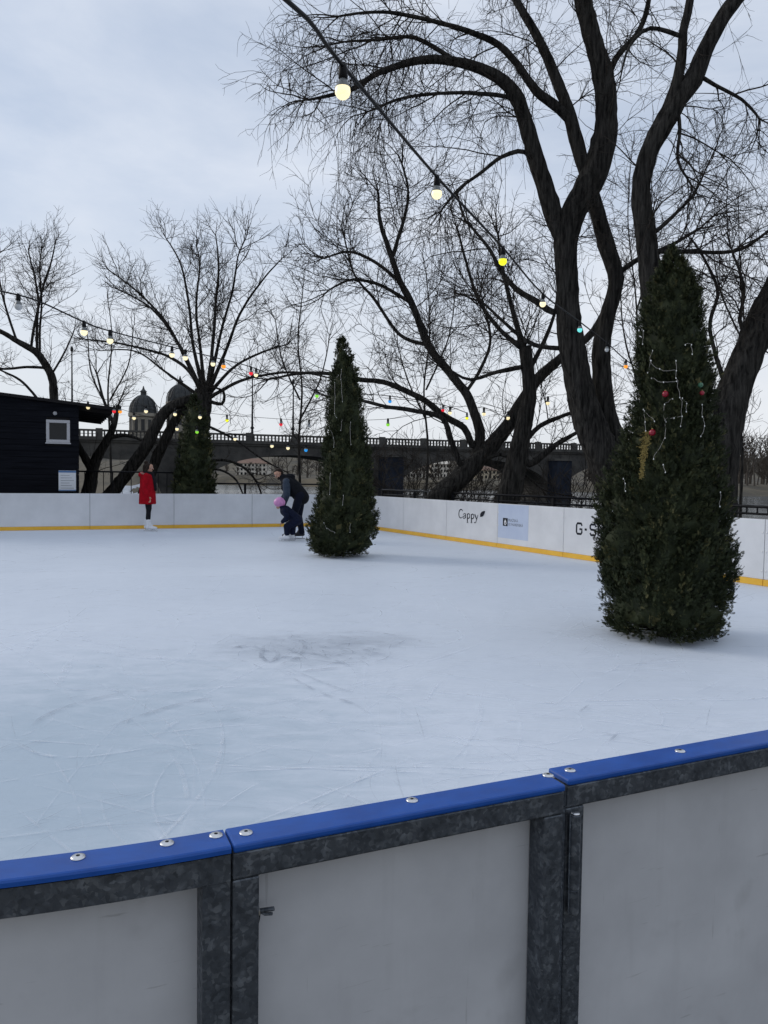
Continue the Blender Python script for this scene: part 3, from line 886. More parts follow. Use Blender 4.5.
# the curved section at the left
root = empty('barrier_section', (NL_A.x, NL_A.y, 0))
O1 = Vector((NL_A.x, NL_A.y, 0))
ARC_L = R(80)
da = 0.0015 / ARC_R
NA = 56
apts = [arc_pt(da + ARC_L * k / NA) for k in range(NA + 1)]
nrm_in = lambda i: (Vector((ARC_C.x, ARC_C.y, 0)) - apts[i]).normalized()
z1 = ZR - RAIL_T - 0.001
# rail with a chamfered profile
mb = MB(); vs = []; prof = [(-0.004, ZR - RAIL_T + 0.002), (-0.004, ZR - 0.0035), (-0.0025, ZR - 0.001), (0.0, ZR), (RAIL_W - 0.008, ZR), (RAIL_W - 0.004, ZR - 0.004), (RAIL_W - 0.004, ZR - RAIL_T), (0.0, ZR - RAIL_T)]
for i, p in enumerate(apts):
    for (o_, z) in prof:
        q = p + nrm_in(i) * o_; vs.append((q.x - O1.x, q.y - O1.y, z))
npf = len(prof)
fs = [(i * npf + k, i * npf + (k + 1) % npf, (i + 1) * npf + (k + 1) % npf, (i + 1) * npf + k) for i in range(NA) for k in range(npf)]
fs += [tuple(range(npf)), tuple(reversed([NA * npf + k for k in range(npf)]))]
mb.add(vs, fs); me = mb.mesh('top_rail')
bm = bmesh.new(); bm.from_mesh(me); bmesh.ops.recalc_face_normals(bm, faces=bm.faces); bm.to_mesh(me); bm.free()
link('top_rail', me, M_blue, root)
ribbon(apts, nrm_in, z1 - ST, z1, (0.0, 0.04), 'frame_rail', M_galv, root, O1)
ribbon(apts, nrm_in, 0.012, 0.012 + ST, (0.0, 0.04), 'frame_rail', M_galv, root, O1)
ribbon(apts, nrm_in, 0.02, z1 - 0.004, (0.0425, 0.0525), 'panel', M_boardback, root, O1)
for a0 in (da, ARC_L - (ST + 0.002) / ARC_R):
    pp = [arc_pt(a0 + (ST / ARC_R) * k / 3) for k in range(4)]
    ni = lambda i: (Vector((ARC_C.x, ARC_C.y, 0)) - pp[i]).normalized()
    ribbon(pp, ni, 0.012 + ST + 0.001, z1 - ST - 0.001, (0.0015, 0.041), 'frame_post', M_galv, root, O1)
for p in ((78, 857.5), (167, 843.5), (216, 835.5)):
    q = ground(p[0], p[1], ZR); cap_bolt(root, (q.x - O1.x, q.y - O1.y, ZR))
tag(root, 'curved near barrier section with blue rail at the lower left', 'rink barrier', 'near barrier sections with blue rails')

# ------------------------------------------------------------------ black cabin behind the far boards
CP = CORNER + N_F * 0.75      # front wall plane
CPn = (N_F.x, N_F.y, 0)
def cab_px(x, y): return on_plane(x, y, (CP.x, CP.y, 0), CPn)
cr_ = cab_px(79, 450); cr_.z = -0.09
cab = empty('cabin', cr_)
cab.matrix_world = Matrix(((E_F.x, N_F.x, 0, cr_.x), (E_F.y, N_F.y, 0, cr_.y), (0, 0, 1, cr_.z), (0, 0, 0, 1)))   # local x to the right, y away
ci = cab.matrix_world.inverted()
CL, CD = 6.0, 5.0
zr_ = (ci @ cab_px(115, 408)).z; xr_ = (ci @ cab_px(115, 408)).x
zl_ = (ci @ cab_px(0, 393)).z; xl_ = (ci @ cab_px(0, 393)).x
slope = (zl_ - zr_) / (xl_ - xr_)
def roof_z(x): return zr_ + slope * (x - xr_)
wp = [ci @ cab_px(46, 419.5), ci @ cab_px(70, 443)]
wx0, wz1, wx1, wz0 = wp[0].x, wp[0].z, wp[1].x, wp[1].z
ph = 0.145; k = 0
while True:
    z0 = k * ph
    segs = [(-CL, 0.0)]
    if z0 < wz1 and z0 + ph > wz0: segs = [(-CL, wx0 + 0.01), (wx1 - 0.01, 0.0)]
    top = roof_z(0) - 0.10
    if z0 >= top - 0.04: break
    for (sa, sb) in segs:
        mb = MB(); mb.bbox((sa, -0.012 - 0.003 * (k % 3 == 1), z0 + 0.002), (sb, 0.02, min(z0 + ph - 0.004, top)), 0.005); mb.build('plank', M_plank, cab)
    k += 1
mb = MB(); mb.box((-CL, 0.022, 0), (-0.032, 0.04, wz0)); mb.box((-CL, 0.022, wz1), (-0.032, 0.04, roof_z(0) - 0.06)); mb.box((-CL, 0.022, wz0), (wx0 + 0.03, 0.04, wz1)); mb.box((wx1 - 0.03, 0.022, wz0), (-0.032, 0.04, wz1)); mb.build('inner_wall', M_soffit, cab)
# gable strip between the top plank and the sloping roof
mb = MB(); zt0 = top + 0.002
mb.add([(-CL, -0.011, zt0), (0, -0.011, zt0), (0, -0.011, roof_z(0) - 0.06), (-CL, -0.011, roof_z(-CL) - 0.06), (-CL, 0.02, zt0), (0, 0.02, zt0), (0, 0.02, roof_z(0) - 0.06), (-CL, 0.02, roof_z(-CL) - 0.06)],
       [(0, 1, 2, 3), (7, 6, 5, 4), (1, 5, 6, 2), (0, 3, 7, 4), (3, 2, 6, 7), (0, 4, 5, 1)]); mb.build('gable_board', M_plank, cab)
mb = MB()
for k in range(22):
    z0 = k * ph
    if z0 + ph < roof_z(0): mb.box((-0.03, 0.022, z0 + 0.002), (-0.002, CD, z0 + ph - 0.004))
mb.build('side_wall', M_plank, cab)
mb = MB(); mb.box((-CL, CD - 0.03, 0), (-0.035, CD, roof_z(0) - 0.06)); mb.box((-CL, 0.022, 0), (-CL + 0.03, CD - 0.032, roof_z(0) - 0.06)); mb.build('back_wall', M_plank, cab)
# roof slab
fo, ov = 0.10, xr_
def slab(x0, x1, y0, y1, dz0, dz1):
    vs = []
    for (x, y) in ((x0, y0), (x1, y0), (x1, y1), (x0, y1)): vs.append((x, y, roof_z(x) + dz0))
    for (x, y) in ((x0, y0), (x1, y0), (x1, y1), (x0, y1)): vs.append((x, y, roof_z(x) + dz1))
    return vs, [(0, 3, 2, 1), (4, 5, 6, 7), (0, 1, 5, 4), (1, 2, 6, 5), (2, 3, 7, 6), (3, 0, 4, 7)]
mb = MB(); mb.add(*slab(-CL - 0.3, ov, -fo, CD + 0.4, -0.055, 0.0)); rf = mb.build('roof', M_roof, cab)
mb = MB(); mb.add(*slab(-CL - 0.3, ov, -fo - 0.012, -fo - 0.001, -0.065, 0.012)); mb.build('fascia', M_winframe if False else M_soffit, rf)
for k in range(7):
    y = 0.25 + k * 0.75
    mb = MB(); mb.add(*slab(0.001, ov - 0.05, y, y + 0.06, -0.155, -0.057)); mb.build('rafter', M_soffit, rf)
# window
win = MB(); fw = 0.075
for lo, hi in (((wx0, wz0), (wx1, wz0 + fw)), ((wx0, wz1 - fw), (wx1, wz1)), ((wx0, wz0 + fw + 0.001), (wx0 + fw, wz1 - fw - 0.001)), ((wx1 - fw, wz0 + fw + 0.001), (wx1, wz1 - fw - 0.001))):
    win.bbox((lo[0], -0.03, lo[1]), (hi[0], 0.03, hi[1]), 0.006)
wo = win.build('window', M_winframe, cab)
mb = MB(); mb.box((wx0 + fw - 0.01, 0.0, wz0 + fw - 0.01), (wx1 - fw + 0.01, 0.012, wz1 - fw + 0.01)); mb.build('pane', M_glassdark, wo)
mb = MB(); mb.box((wx0 - 0.02, -0.06, wz0 - 0.03), (wx1 + 0.02, 0.0, wz0 - 0.002)); mb.build('sill', M_winframe, wo)
q = ci @ cab_px(55, 413.5)
mb = MB()
mb.ball((0, 0, 0), (0.05, 0.045, 0.05), 4, 4); lm = mb.build('wall_lamp', M_winframe, cab); lm.location = (q.x, -0.055, q.z)
tag(cab, 'black wooden cabin with a small grey window behind the far boards', 'cabin')
a = ci @ cab_px(58.5, 470.5); b_ = ci @ cab_px(76, 491.0)
nb = empty('notice_board', cab.matrix_world @ Vector((a.x, -0.02, b_.z)))
nb.matrix_world = cab.matrix_world @ Matrix.Translation((a.x, -0.03, b_.z))
w_, h_ = b_.x - a.x, a.z - b_.z
mb = MB(); mb.bbox((0, -0.012, 0), (w_, 0.012, h_), 0.003); mb.build('sheet', M_paper, nb)
mb = MB(); mb.box((0.0, -0.0145, h_ - 0.05), (w_, -0.0125, h_ - 0.005)); mb.build('header', M_bluehead, nb)
mb = MB(); mb.box((0.0, -0.0145, 0.005), (w_, -0.0125, 0.03)); mb.build('footer', M_bluehead, nb)
mb = MB()
for k in range(6): mb.box((0.05, -0.0138, 0.07 + k * 0.065), (w_ - 0.05 - 0.05 * (k % 3), -0.0126, 0.07 + k * 0.065 + 0.008))
mb.build('printed_lines', M_inkgrey, nb)
tag(nb, 'white notice sheet with a blue top edge on the cabin wall', 'notice')

# ------------------------------------------------------------------ railings behind the boards
def railing(a, b, label, z1=1.05, gap=0.10, pitch=0.16, posts=2.0, low=False, rr=0.022, zb=-0.09, full=False, rounded=False):
    e = (b - a).normalized(); Lw = (b - a).length
    root = empty('railing', (a.x, a.y, zb))
    root.matrix_world = Matrix(((e.x, -e.y, 0, a.x), (e.y, e.x, 0, a.y), (0, 0, 1, zb), (0, 0, 0, 1)))
    H = z1 - zb
    mb = MB()
    if rounded:
        mb.tube([(0, 0, H - gap - 0.1), (0.0, 0, H - gap * 0.6), (0.05, 0, H - 0.02), (0.14, 0, H), (Lw - 0.14, 0, H), (Lw - 0.05, 0, H - 0.02), (Lw, 0, H - gap * 0.6), (Lw, 0, H - gap - 0.1)], rr, 8)
    else:
        mb.tube([(0, 0, H), (Lw, 0, H)], rr, 8)
    mb.build('top_rail', M_black, root, True)
    mb = MB(); mb.tube([(0, 0, H - gap), (Lw, 0, H - gap)], rr * 0.8, 8); mb.build('lower_rail', M_black, root, True)
    if full:
        mb = MB(); mb.tube([(0, 0, 0.12), (Lw, 0, 0.12)], rr * 0.8, 8); mb.build('lower_rail', M_black, root, True)
    n = max(1, int(Lw / pitch)); bar = None
    for k in range(1, n):
        x = Lw * k / n
        if bar is None:
            m_ = MB(); m_.tube([(0, 0, (0.12 if full else H - gap) + 0.0), (0, 0, H - rr)], rr * 0.55, 6); bar = m_.mesh('bar'); bar.materials.append(M_black)
        o = link('bar', bar, None, root); o.location = (x, 0, 0)
    m = max(1, int(round(Lw / posts))); post = None
    for k in range(m + 1):
        if post is None:
            m_ = MB(); m_.box((-0.03, -0.03, -0.05), (0.03, 0.03, H - rr)); post = m_.mesh('post'); post.materials.append(M_black)
        o = link('post', post, None, root); o.location = (min(max(0.03, Lw * k / m), Lw - 0.03), 0.0, 0)
    tag(root, label, 'railing', 'black railings behind the rink boards')
def off_f(s, d): return fpt(s) + N_F * d
def off_r(s, d): return rpt(s) + N_R * d
railing(off_f(7.2, 1.5), off_f(4.6, 1.5), 'black barred railing between the cabin and the red-coated skater', z1=1.45, gap=0.62, pitch=0.22, full=True)
railing(off_f(3.9, 1.4), off_f(0.2, 1.4), 'black railing behind the bending man, right of the far conifer', z1=1.16, gap=0.55, pitch=0.95, posts=1.2)
railing(off_r(0.3, 0.9), off_r(9.6, 0.9), 'long black railing running behind the lettered boards', z1=1.04, gap=0.13, pitch=0.45)
sA = (CORNER - e763).dot(E_R)
railing(off_r(sA - 1.55, 0.75), off_r(sA + 1.6, 0.75), 'black looped railing above the board at the right edge', z1=1.04, gap=0.105, pitch=0.17, rounded=True)

# ------------------------------------------------------------------ the stone bridge
BA, BB = Vector((-31.6, 80, 0)), Vector((14.5, 96, 0))
E_B = (BB - BA).normalized(); N_B = Vector((E_B.y, -E_B.x, 0))       # N_B points to the camera
def bridge_at(px):
    q = ray(px, 440); dirn = Vector((q[0], q[1], 0))
    return isect(Vector((0, 0, 0)), dirn, BA, E_B)
br = empty('stone_bridge', (BA.x, BA.y, 0))
br.matrix_world = Matrix(((E_B.x, -N_B.x, 0, BA.x), (E_B.y, -N_B.y, 0, BA.y), (0, 0, 1, 0), (0, 0, 0, 1)))   # local y away from the camera
bi = br.matrix_world.inverted()
s1 = (bi @ bridge_at(390)).x; s2 = (bi @ bridge_at(558)).x
SP = s2 - s1
s_end = (bi @ bridge_at(715)).x
piers = [s1 - SP, s1, s2, s_end - 3.0]
ZB_TOP, ZB_DECK, ZB_CROWN, ZB_SPR = 6.0, 4.9, 3.75, 0.3
BW = 9.0
def arch_z(s):
    if s < piers[0]: return None
    for a_, b2 in zip(piers[:-1], piers[1:]):
        if a_ <= s <= b2:
            c = (a_ + b2) / 2; hw = (b2 - a_) / 2 - 1.3
            q = (s - c) / hw
            if abs(q) >= 1: return None
            return ZB_SPR + (ZB_CROWN - ZB_SPR) * math.sqrt(1 - q * q)
    return None
smp = sorted(set([-60.0, piers[0] - 1.3] + [p + d for p in piers for d in (-1.301, -1.299, 1.299, 1.301)] +
     [(a_ + b2) / 2 - math.cos(math.pi * k / 26) * ((b2 - a_) / 2 - 1.3) for a_, b2 in zip(piers[:-1], piers[1:]) for k in range(27)] + [piers[-1] + 3.0]))
vs = []; fs = []
for s_ in smp:
    z = arch_z(s_); z = -4.5 if z is None else z
    for y in (0.0, BW):
        vs.append((s_, y, z)); vs.append((s_, y, ZB_DECK))
for i in range(len(smp) - 1):
    a_, b2 = i * 4, (i + 1) * 4
    fs += [(a_, b2, b2 + 1, a_ + 1), (a_ + 2, a_ + 3, b2 + 3, b2 + 2), (a_, a_ + 2, b2 + 2, b2), (a_ + 1, b2 + 1, b2 + 3, a_ + 3)]
mb = MB(); mb.add(vs, fs); mb.build('arches', M_stone, br)
x0, x1 = smp[0], smp[-1]
mb = MB(); mb.box((x0, -0.35, ZB_DECK + 0.002), (x1, BW + 0.35, ZB_DECK + 0.22)); mb.box((x0, -0.18, ZB_DECK - 0.22), (x1, -0.002, ZB_DECK)); mb.build('cornice', M_stone, br)
for p in piers:
    mb = MB()
    hw = 1.38
    zt = 3.75
    mb.add([(p - hw, -0.003, -4.5), (p - hw, -1.1, -4.5), (p - hw * 0.75, -1.7, -4.5), (p + hw * 0.75, -1.7, -4.5), (p + hw, -1.1, -4.5), (p + hw, -0.003, -4.5)] +
           [(p - hw, -0.003, zt), (p - hw, -1.1, zt), (p - hw * 0.75, -1.7, zt), (p + hw * 0.75, -1.7, zt), (p + hw, -1.1, zt), (p + hw, -0.003, zt)],
           [(k, (k + 1) % 6, (k + 1) % 6 + 6, k + 6) for k in range(6)] + [(6, 7, 8, 9, 10, 11), (5, 4, 3, 2, 1, 0)])
    pm = mb.build('pier', M_pier, br)
    mb = MB(); mb.box((p - hw - 0.12, -1.85, zt + 0.002), (p + hw + 0.12, -0.004, zt + 0.28)); mb.build('pier_cap', M_stone, pm)
mb = MB(); mb.box((x0, -0.24, ZB_TOP - 0.2), (x1, 0.04, ZB_TOP)); mb.box((x0, -0.24, ZB_DECK + 0.222), (x1, 0.04, ZB_DECK + 0.36))
mb.build('parapet_rail', M_stone, br)
mb = MB(); mb.box((x0, BW - 0.1, ZB_TOP - 0.06), (x1, BW - 0.04, ZB_TOP))
for k in range(30): mb.box((x0 + 1 + k * 4.0, BW - 0.1, ZB_DECK + 0.222), (x0 + 1.06 + k * 4.0, BW - 0.04, ZB_TOP - 0.062))
mb.build('rear_railing', M_lamp, br)
mb = MB(); s_ = -30.0
while s_ < s_end - 0.5:
    mb.box((s_ - 0.085, -0.18, ZB_DECK + 0.362), (s_ + 0.085, -0.02, ZB_TOP - 0.202)); s_ += 0.40
tag(mb.build('balusters', M_stone, br), kind='stuff')
pm = None
for k in range(-6, 8):
    if pm is None:
        q = MB(); q.box((-0.35, -0.28, ZB_DECK + 0.225), (0.35, 0.08, ZB_TOP + 0.12)); pm = q.mesh('pedestal'); pm.materials.append(M_stone)
    o = link('pedestal', pm, None, br); o.location = (s1 + k * 5.2 - 1.0, 0, 0)
tag(br, 'grey stone arch bridge with balustrade crossing behind the trees', 'bridge')

def lamp_post(px, ytop, label, lean=0):
    P = bridge_at(px); q = bi @ P
    base = br.matrix_world @ Vector((q.x, 0.55, ZB_DECK + 0.222))
    H = at(px, ytop, base.y).z - base.z
    t = empty('lamp_post', base)
    mb = MB(); mb.lathe([(0.32, 0), (0.30, 0.5), (0.16, 0.8), (0.12, 1.6), (0.085, H * 0.6), (0.06, H)], 10); mb.build('pole', M_lamp, t, True)
    mb = MB(); mb.lathe([(0.2, 1.5), (0.24, 1.6), (0.13, 1.75)], 10); mb.build('collar', M_lamp, t, True)
    mb = MB(); mb.lathe([(0.05, H), (0.16, H + 0.12), (0.16, H + 0.42), (0.03, H + 0.6)], 8); mb.build('lantern', M_lamp, t, True)
    tag(t, label, 'lamp post', 'lamp posts on the bridge')
lamp_post(72, 352, 'tall thin lamp post on the bridge above the cabin roof')
lamp_post(253, 378, 'tall thin lamp post on the bridge between the far conifer and the man')
lamp_post(294, 384, 'tall thin lamp post on the bridge just left of the middle conifer')

def pavilion(px, ytop, wpx, Y, label, detail):
    c = at(px, 440, Y); z0 = ZB_DECK - 4.0
    k = Y / FPX
    w = wpx * k / 2
    top = at(px, ytop, Y).z
    t = empty('domed_pavilion', (c.x, c.y, z0))
    Hb = (top - z0)
    zd = Hb - w * 2.1
    mb = MB(); mb.lathe([(w * 1.0, 0), (w * 1.0, zd * 0.93), (w * 1.14, zd * 0.95), (w * 1.14, zd)], 12); body = mb.build('drum', M_stone2, t)
    mb = MB(); mb.lathe([(w * 1.03, zd + 0.002), (w * 1.02, zd + w * 0.35), (w * 0.9, zd + w * 0.75), (w * 0.68, zd + w * 1.1), (w * 0.38, zd + w * 1.35), (w * 0.22, zd + w * 1.42)], 12); d = mb.build('dome', M_copper, t)
    mb = MB(); mb.lathe([(w * 0.22, zd + w * 1.422), (w * 0.22, zd + w * 1.62), (w * 0.28, zd + w * 1.66), (w * 0.1, zd + w * 1.85), (w * 0.03, zd + w * 2.1)], 10); mb.build('finial', M_copper, d)
    for a_ in range(12):
        an = 2 * math.pi * (a_ + 0.5) / 12
        Mx = Matrix.Rotation(an, 4, 'Z')
        q = MB(); q.bbox((w * 0.955, -w * 0.13, zd * 0.70), (w * 0.985, w * 0.13, zd * 0.90), 0.01); o = q.build('window', M_glassdark, t); o.matrix_local = Mx
        q = MB(); q.box((w * 0.967, -w * 0.06, 0), (w * 1.06, w * 0.06, zd * 0.928)); o = q.build('pilaster', M_stone2, t); o.matrix_local = Matrix.Rotation(an + math.pi / 12, 4, 'Z')
        q = MB(); q.tube([(w * 1.05 * c_, 0, zd + w * s_) for c_, s_ in ((1.0, 0.01), (0.99, 0.35), (0.88, 0.74), (0.66, 1.08), (0.37, 1.33))], w * 0.035, 6); o = q.build('dome_rib', M_copper, d); o.matrix_local = Matrix.Rotation(an, 4, 'Z')
    tag(t, label, 'pavilion', 'domed pavilions by the bridge')
pavilion(143.5, 386, 26, 112, 'stone pavilion with ribbed dome left of the willow trunk', True)
pavilion(180, 376, 25, 114, 'stone pavilion with ribbed dome half hidden behind the willow head', True)

# ------------------------------------------------------------------ houses on the far bank
def house(px0, px1, ytop, Y, floors, cols, wall, roofm, label, hip=True):
    a_ = at(px0, 480, Y); b2 = at(px1, 480, Y)
    z0 = terrain(a_.x, Y) - 0.3; ztop = at((px0 + px1) / 2, ytop, Y).z
    Wd = b2.x - a_.x; D = 10.0
    t = empty('far_house', ((a_.x + b2.x) / 2, Y + D / 2, z0))
    H = (ztop - z0); hr = min(2.6, H * 0.3); hw = H - hr
    mb = MB(); mb.box((-Wd / 2, -D / 2, 0), (Wd / 2, D / 2, hw)); wl = mb.build('wall', wall, t)
    e = 0.5
    mb = MB()
    mb.add([(-Wd / 2 - e, -D / 2 - e, hw + 0.01), (Wd / 2 + e, -D / 2 - e, hw + 0.01), (Wd / 2 + e, D / 2 + e, hw + 0.01), (-Wd / 2 - e, D / 2 + e, hw + 0.01), (-Wd / 2 + 2, 0, H), (Wd / 2 - 2, 0, H)],
           [(0, 1, 5, 4), (1, 2, 5), (2, 3, 4, 5), (3, 0, 4), (3, 2, 1, 0)])
    rf_ = mb.build('roof', roofm, t)
    mb = MB(); mb.box((-Wd * 0.2, -0.4, H - 0.8), (-Wd * 0.2 + 0.8, 0.4, H + 0.9)); mb.build('chimney', wall, rf_)
    wm = None
    fh = hw / floors
    for f_ in range(floors):
        for c in range(cols):
            x = -Wd / 2 + Wd * (c + 0.5) / cols
            if wm is None:
                q = MB(); ww = min(1.1, Wd / cols * 0.5)
                q.box((-ww / 2, -0.05, 0), (ww / 2, 0.02, fh * 0.55)); wm = q.mesh('window'); wm.materials.append(M_glassdark)
            o = link('window', wm, None, t); o.location = (x, -D / 2 - 0.003, f_ * fh + fh * 0.28)
    tag(t, label, 'house', 'houses on the far river bank')
house(404, 428, 462, 232, 2, 8, M_facade, M_tile, 'pale far house seen under the bridge arch, right of the dark pier')
house(431, 452, 458, 238, 3, 7, M_facade, M_facade, 'pale far house under the bridge arch left of the leaning trunks')
house(476, 500, 466, 230, 2, 6, M_facade2, M_tile, 'low ochre far house glimpsed between the two leaning trunks')
house(534, 547, 464, 228, 2, 4, M_facade2, M_tile, 'small ochre far house right of the leaning trunks')
house(628, 652, 463, 226, 2, 6, M_facade2, M_tile, 'low ochre far house left of the large conifer')
house(236, 266, 458, 236, 3, 8, M_facade, M_tile, 'pale far house under the left bridge arch')

# ------------------------------------------------------------------ bare trees
def tubes_np(P, Rd, sides):
    M_, N_, _ = P.shape
    T = np.gradient(P, axis=1)
    T /= (np.linalg.norm(T, axis=2, keepdims=True) + 1e-9)
    mean = P[:, -1] - P[:, 0]
    ref = np.zeros((M_, 3)); ref[np.arange(M_), np.argmin(np.abs(mean), axis=1)] = 1.0
    n1 = np.cross(T, ref[:, None, :]); n1 /= (np.linalg.norm(n1, axis=2, keepdims=True) + 1e-9)
    n2 = np.cross(T, n1)
    a = 2 * np.pi * np.arange(sides) / sides
    Vv = P[:, :, None, :] + Rd[:, :, None, None] * (np.cos(a)[None, None, :, None] * n1[:, :, None, :] + np.sin(a)[None, None, :, None] * n2[:, :, None, :])
    idx = np.arange(M_ * N_ * sides).reshape(M_, N_, sides)
    A = idx[:, :-1, :]; B = idx[:, 1:, :]
    A2 = np.roll(A, -1, axis=2); B2 = np.roll(B, -1, axis=2)
    Fq = np.stack([A, A2, B2, B], axis=-1).reshape(-1, 4)
    return Vv.reshape(-1, 3), Fq
def grow(rg, starts, dirs, lens, N_, wig, trop, tstr, curl=0.0):
    M_ = len(starts)
    P = np.zeros((M_, N_, 3)); P[:, 0] = starts
    d = dirs.copy()
    bend = rg.normal(0, 1, (M_, 3)) * curl
    for k in range(1, N_):
        d = d + rg.normal(0, wig, (M_, 3)) + bend + np.array(trop) * tstr
        d /= np.linalg.norm(d, axis=1, keepdims=True)
        P[:, k] = P[:, k - 1] + d * (lens / (N_ - 1))[:, None]
    return P
def spawn(rg, P, Rd, per_m, t0, t1, ang, cap_r):
    """children along each path of P: returns starts, dirs, parent radius, t"""
    M_, N_, _ = P.shape
    seg = np.linalg.norm(np.diff(P, axis=1), axis=2).sum(axis=1)
    cnt = rg.poisson(np.maximum(seg * per_m * (t1 - t0), 0.01))
    pi2 = np.repeat(np.arange(M_), cnt)
    t = rg.uniform(t0, t1, len(pi2))
    x = t * (N_ - 1); i0 = np.clip(x.astype(int), 0, N_ - 2); fr = x - i0
    a_ = P[pi2, i0]; b2 = P[pi2, i0 + 1]
    pos = a_ + (b2 - a_) * fr[:, None]
    tan = b2 - a_; tan /= (np.linalg.norm(tan, axis=1, keepdims=True) + 1e-9)
    rr = Rd[pi2, i0] * (1 - fr) + Rd[pi2, i0 + 1] * fr
    rnd = rg.normal(0, 1, (len(pi2), 3)); perp = rnd - tan * (rnd * tan).sum(1, keepdims=True)
    perp /= (np.linalg.norm(perp, axis=1, keepdims=True) + 1e-9)
    an = rg.uniform(ang[0], ang[1], len(pi2))
    d = tan * np.cos(an)[:, None] + perp * np.sin(an)[:, None]
    return pos, d, np.minimum(rr * 0.75, cap_r), t, seg[pi2]
def catmull(pts, step):
    pts = [np.array(p, float) for p in pts]
    out = []
    for i in range(len(pts) - 1):
        p0, p1, p2, p3 = pts[max(i - 1, 0)], pts[i], pts[i + 1], pts[min(i + 2, len(pts) - 1)]
        n = max(2, int(np.linalg.norm((p2 - p1)[:3]) / step))
        for q in range(n):
            t = q / n
            out.append(0.5 * ((2 * p1) + (p2 - p0) * t + (2 * p0 - 5 * p1 + 4 * p2 - p3) * t * t + (3 * p1 - p0 - 3 * p2 + p3) * t ** 3))
    out.append(pts[-1])
    return np.array(out)
def tree(label, Y, limbs, seed, group=None, trop1=0.03, trop2=-0.02, trop3=-0.05, d1=1.6, d2=4.5, d3=6.0, l1=(0.9, 2.4), l2=(0.4, 1.2), l3=(0.2, 0.6), slope=0.45, name='bare_tree', twig=M_twig, rt=(0.0045, 0.0028), curl=0.03, lscale=0.85, r1max=0.015, tscale=0.88, hang=0, tipk=0.75):
    """limbs: (kind, [(px, py, radius px), ...], density factor); the first limb is a trunk that reaches the ground"""
    rg = np.random.default_rng(seed)
    base = at(limbs[0][1][0][0], limbs[0][1][0][1], Y)
    gz = terrain(base.x, Y)
    root = empty(name, (base.x, Y, gz))
    O_ = np.array([base.x, Y, gz])
    done = []       # (px, py, depth) of every control point so far
    skel = []
    for li, limb in enumerate(limbs):
        kind, pts, dens = limb[:3]
        fixed = limb[3] if len(limb) > 3 else None
        if li == 0: yc = Y
        else:
            yc = min(done, key=lambda c: (c[0] - pts[0][0]) ** 2 + (c[1] - pts[0][1]) ** 2)[2] if kind != 'trunk' else Y + (fixed or 0)
        sl = rg.uniform(-slope, slope) if kind != 'trunk' else rg.uniform(-0.06, 0.06)
        if fixed is not None and kind != 'trunk': sl = fixed
        if kind == 'limb':
            c = min(done, key=lambda c: (c[0] - pts[0][0]) ** 2 + (c[1] - pts[0][1]) ** 2)
            if math.hypot(c[0] - pts[0][0], c[1] - pts[0][1]) > 2.5: pts = [(c[0], c[1], pts[0][2])] + list(pts)
        pts = [(a_, b2, c2 * (lscale if kind == 'limb' else tscale)) for a_, b2, c2 in pts]
        P3 = []; prev = None; newd = []; pd = None
        for (px, py, rp) in pts:
            p = at(px, py, yc)
            if prev is not None:
                yc += sl * (p - prev).length; p = at(px, py, yc)
            prev = p
            P3.append((p.x, p.y, p.z, rp * yc / FPX))
            if len(P3) > 1:
                for q in range(1, 6): newd.append((pd[0] + (px - pd[0]) * q / 6, pd[1] + (py - pd[1]) * q / 6, pd[2] + (yc - pd[2]) * q / 6))
            pd = (px, py, yc); newd.append(pd)
        done += newd
        if kind == 'trunk':
            p = P3[0]; gz2 = terrain(p[0], p[1])
            if p[2] > gz2 + 0.15:
                P3.insert(0, (p[0] - 0.25 * (P3[1][0] - p[0]), p[1], gz2 - 0.15, p[3] * 1.25))
            else:
                P3[0] = (p[0], p[1], gz2 - 0.15, p[3])
        C_ = catmull(P3, 0.12)
        C_[:, 3] = np.maximum(C_[:, 3], 0.004)
        if kind == 'limb': 
            C_[:, :3] += np.cumsum(rg.normal(0, 0.0035, (len(C_), 3)), axis=0) * np.linspace(0, 1, len(C_))[:, None]
        P = C_[None, :, :3]; Rd = C_[None, :, 3]
        skel.append((P, Rd, dens, kind))
        sides = 16 if C_[:, 3].max() > 0.15 else 10
        Vv, Ff = tubes_np(P, Rd, sides)
        # gnarled surface
        n_ = len(C_)
        jit = 1 + 0.05 * np.sin(np.arange(n_)[:, None] * 0.55 + np.arange(sides)[None, :] * 2.1 + li) + rg.normal(0, 0.045, (n_, sides))
        Vv = Vv.reshape(n_, sides, 3); Vv = C_[:, None, :3] + (Vv - C_[:, None, :3]) * jit[:, :, None]
        Ff = list(map(tuple, Ff)) 
        mb = MB(); mb.add((Vv.reshape(-1, 3) - O_).tolist(), Ff + [tuple(range(sides)), tuple((n_ - 1) * sides + k for k in reversed(range(sides)))])
        mb.build(kind, M_bark, root, True)
    VV = []; FF = []; nb_ = 0
    def put(P, r0, r1, sides):
        nonlocal nb_
        M_, N_, _ = P.shape
        Rd = r0[:, None] + (r1 - r0)[:, None] * np.linspace(0, 1, N_)[None, :]
        Vv, Ff = tubes_np(P - O_, Rd, sides)
        VV.append(Vv); FF.append(Ff + nb_); nb_ += len(Vv)
        return Rd
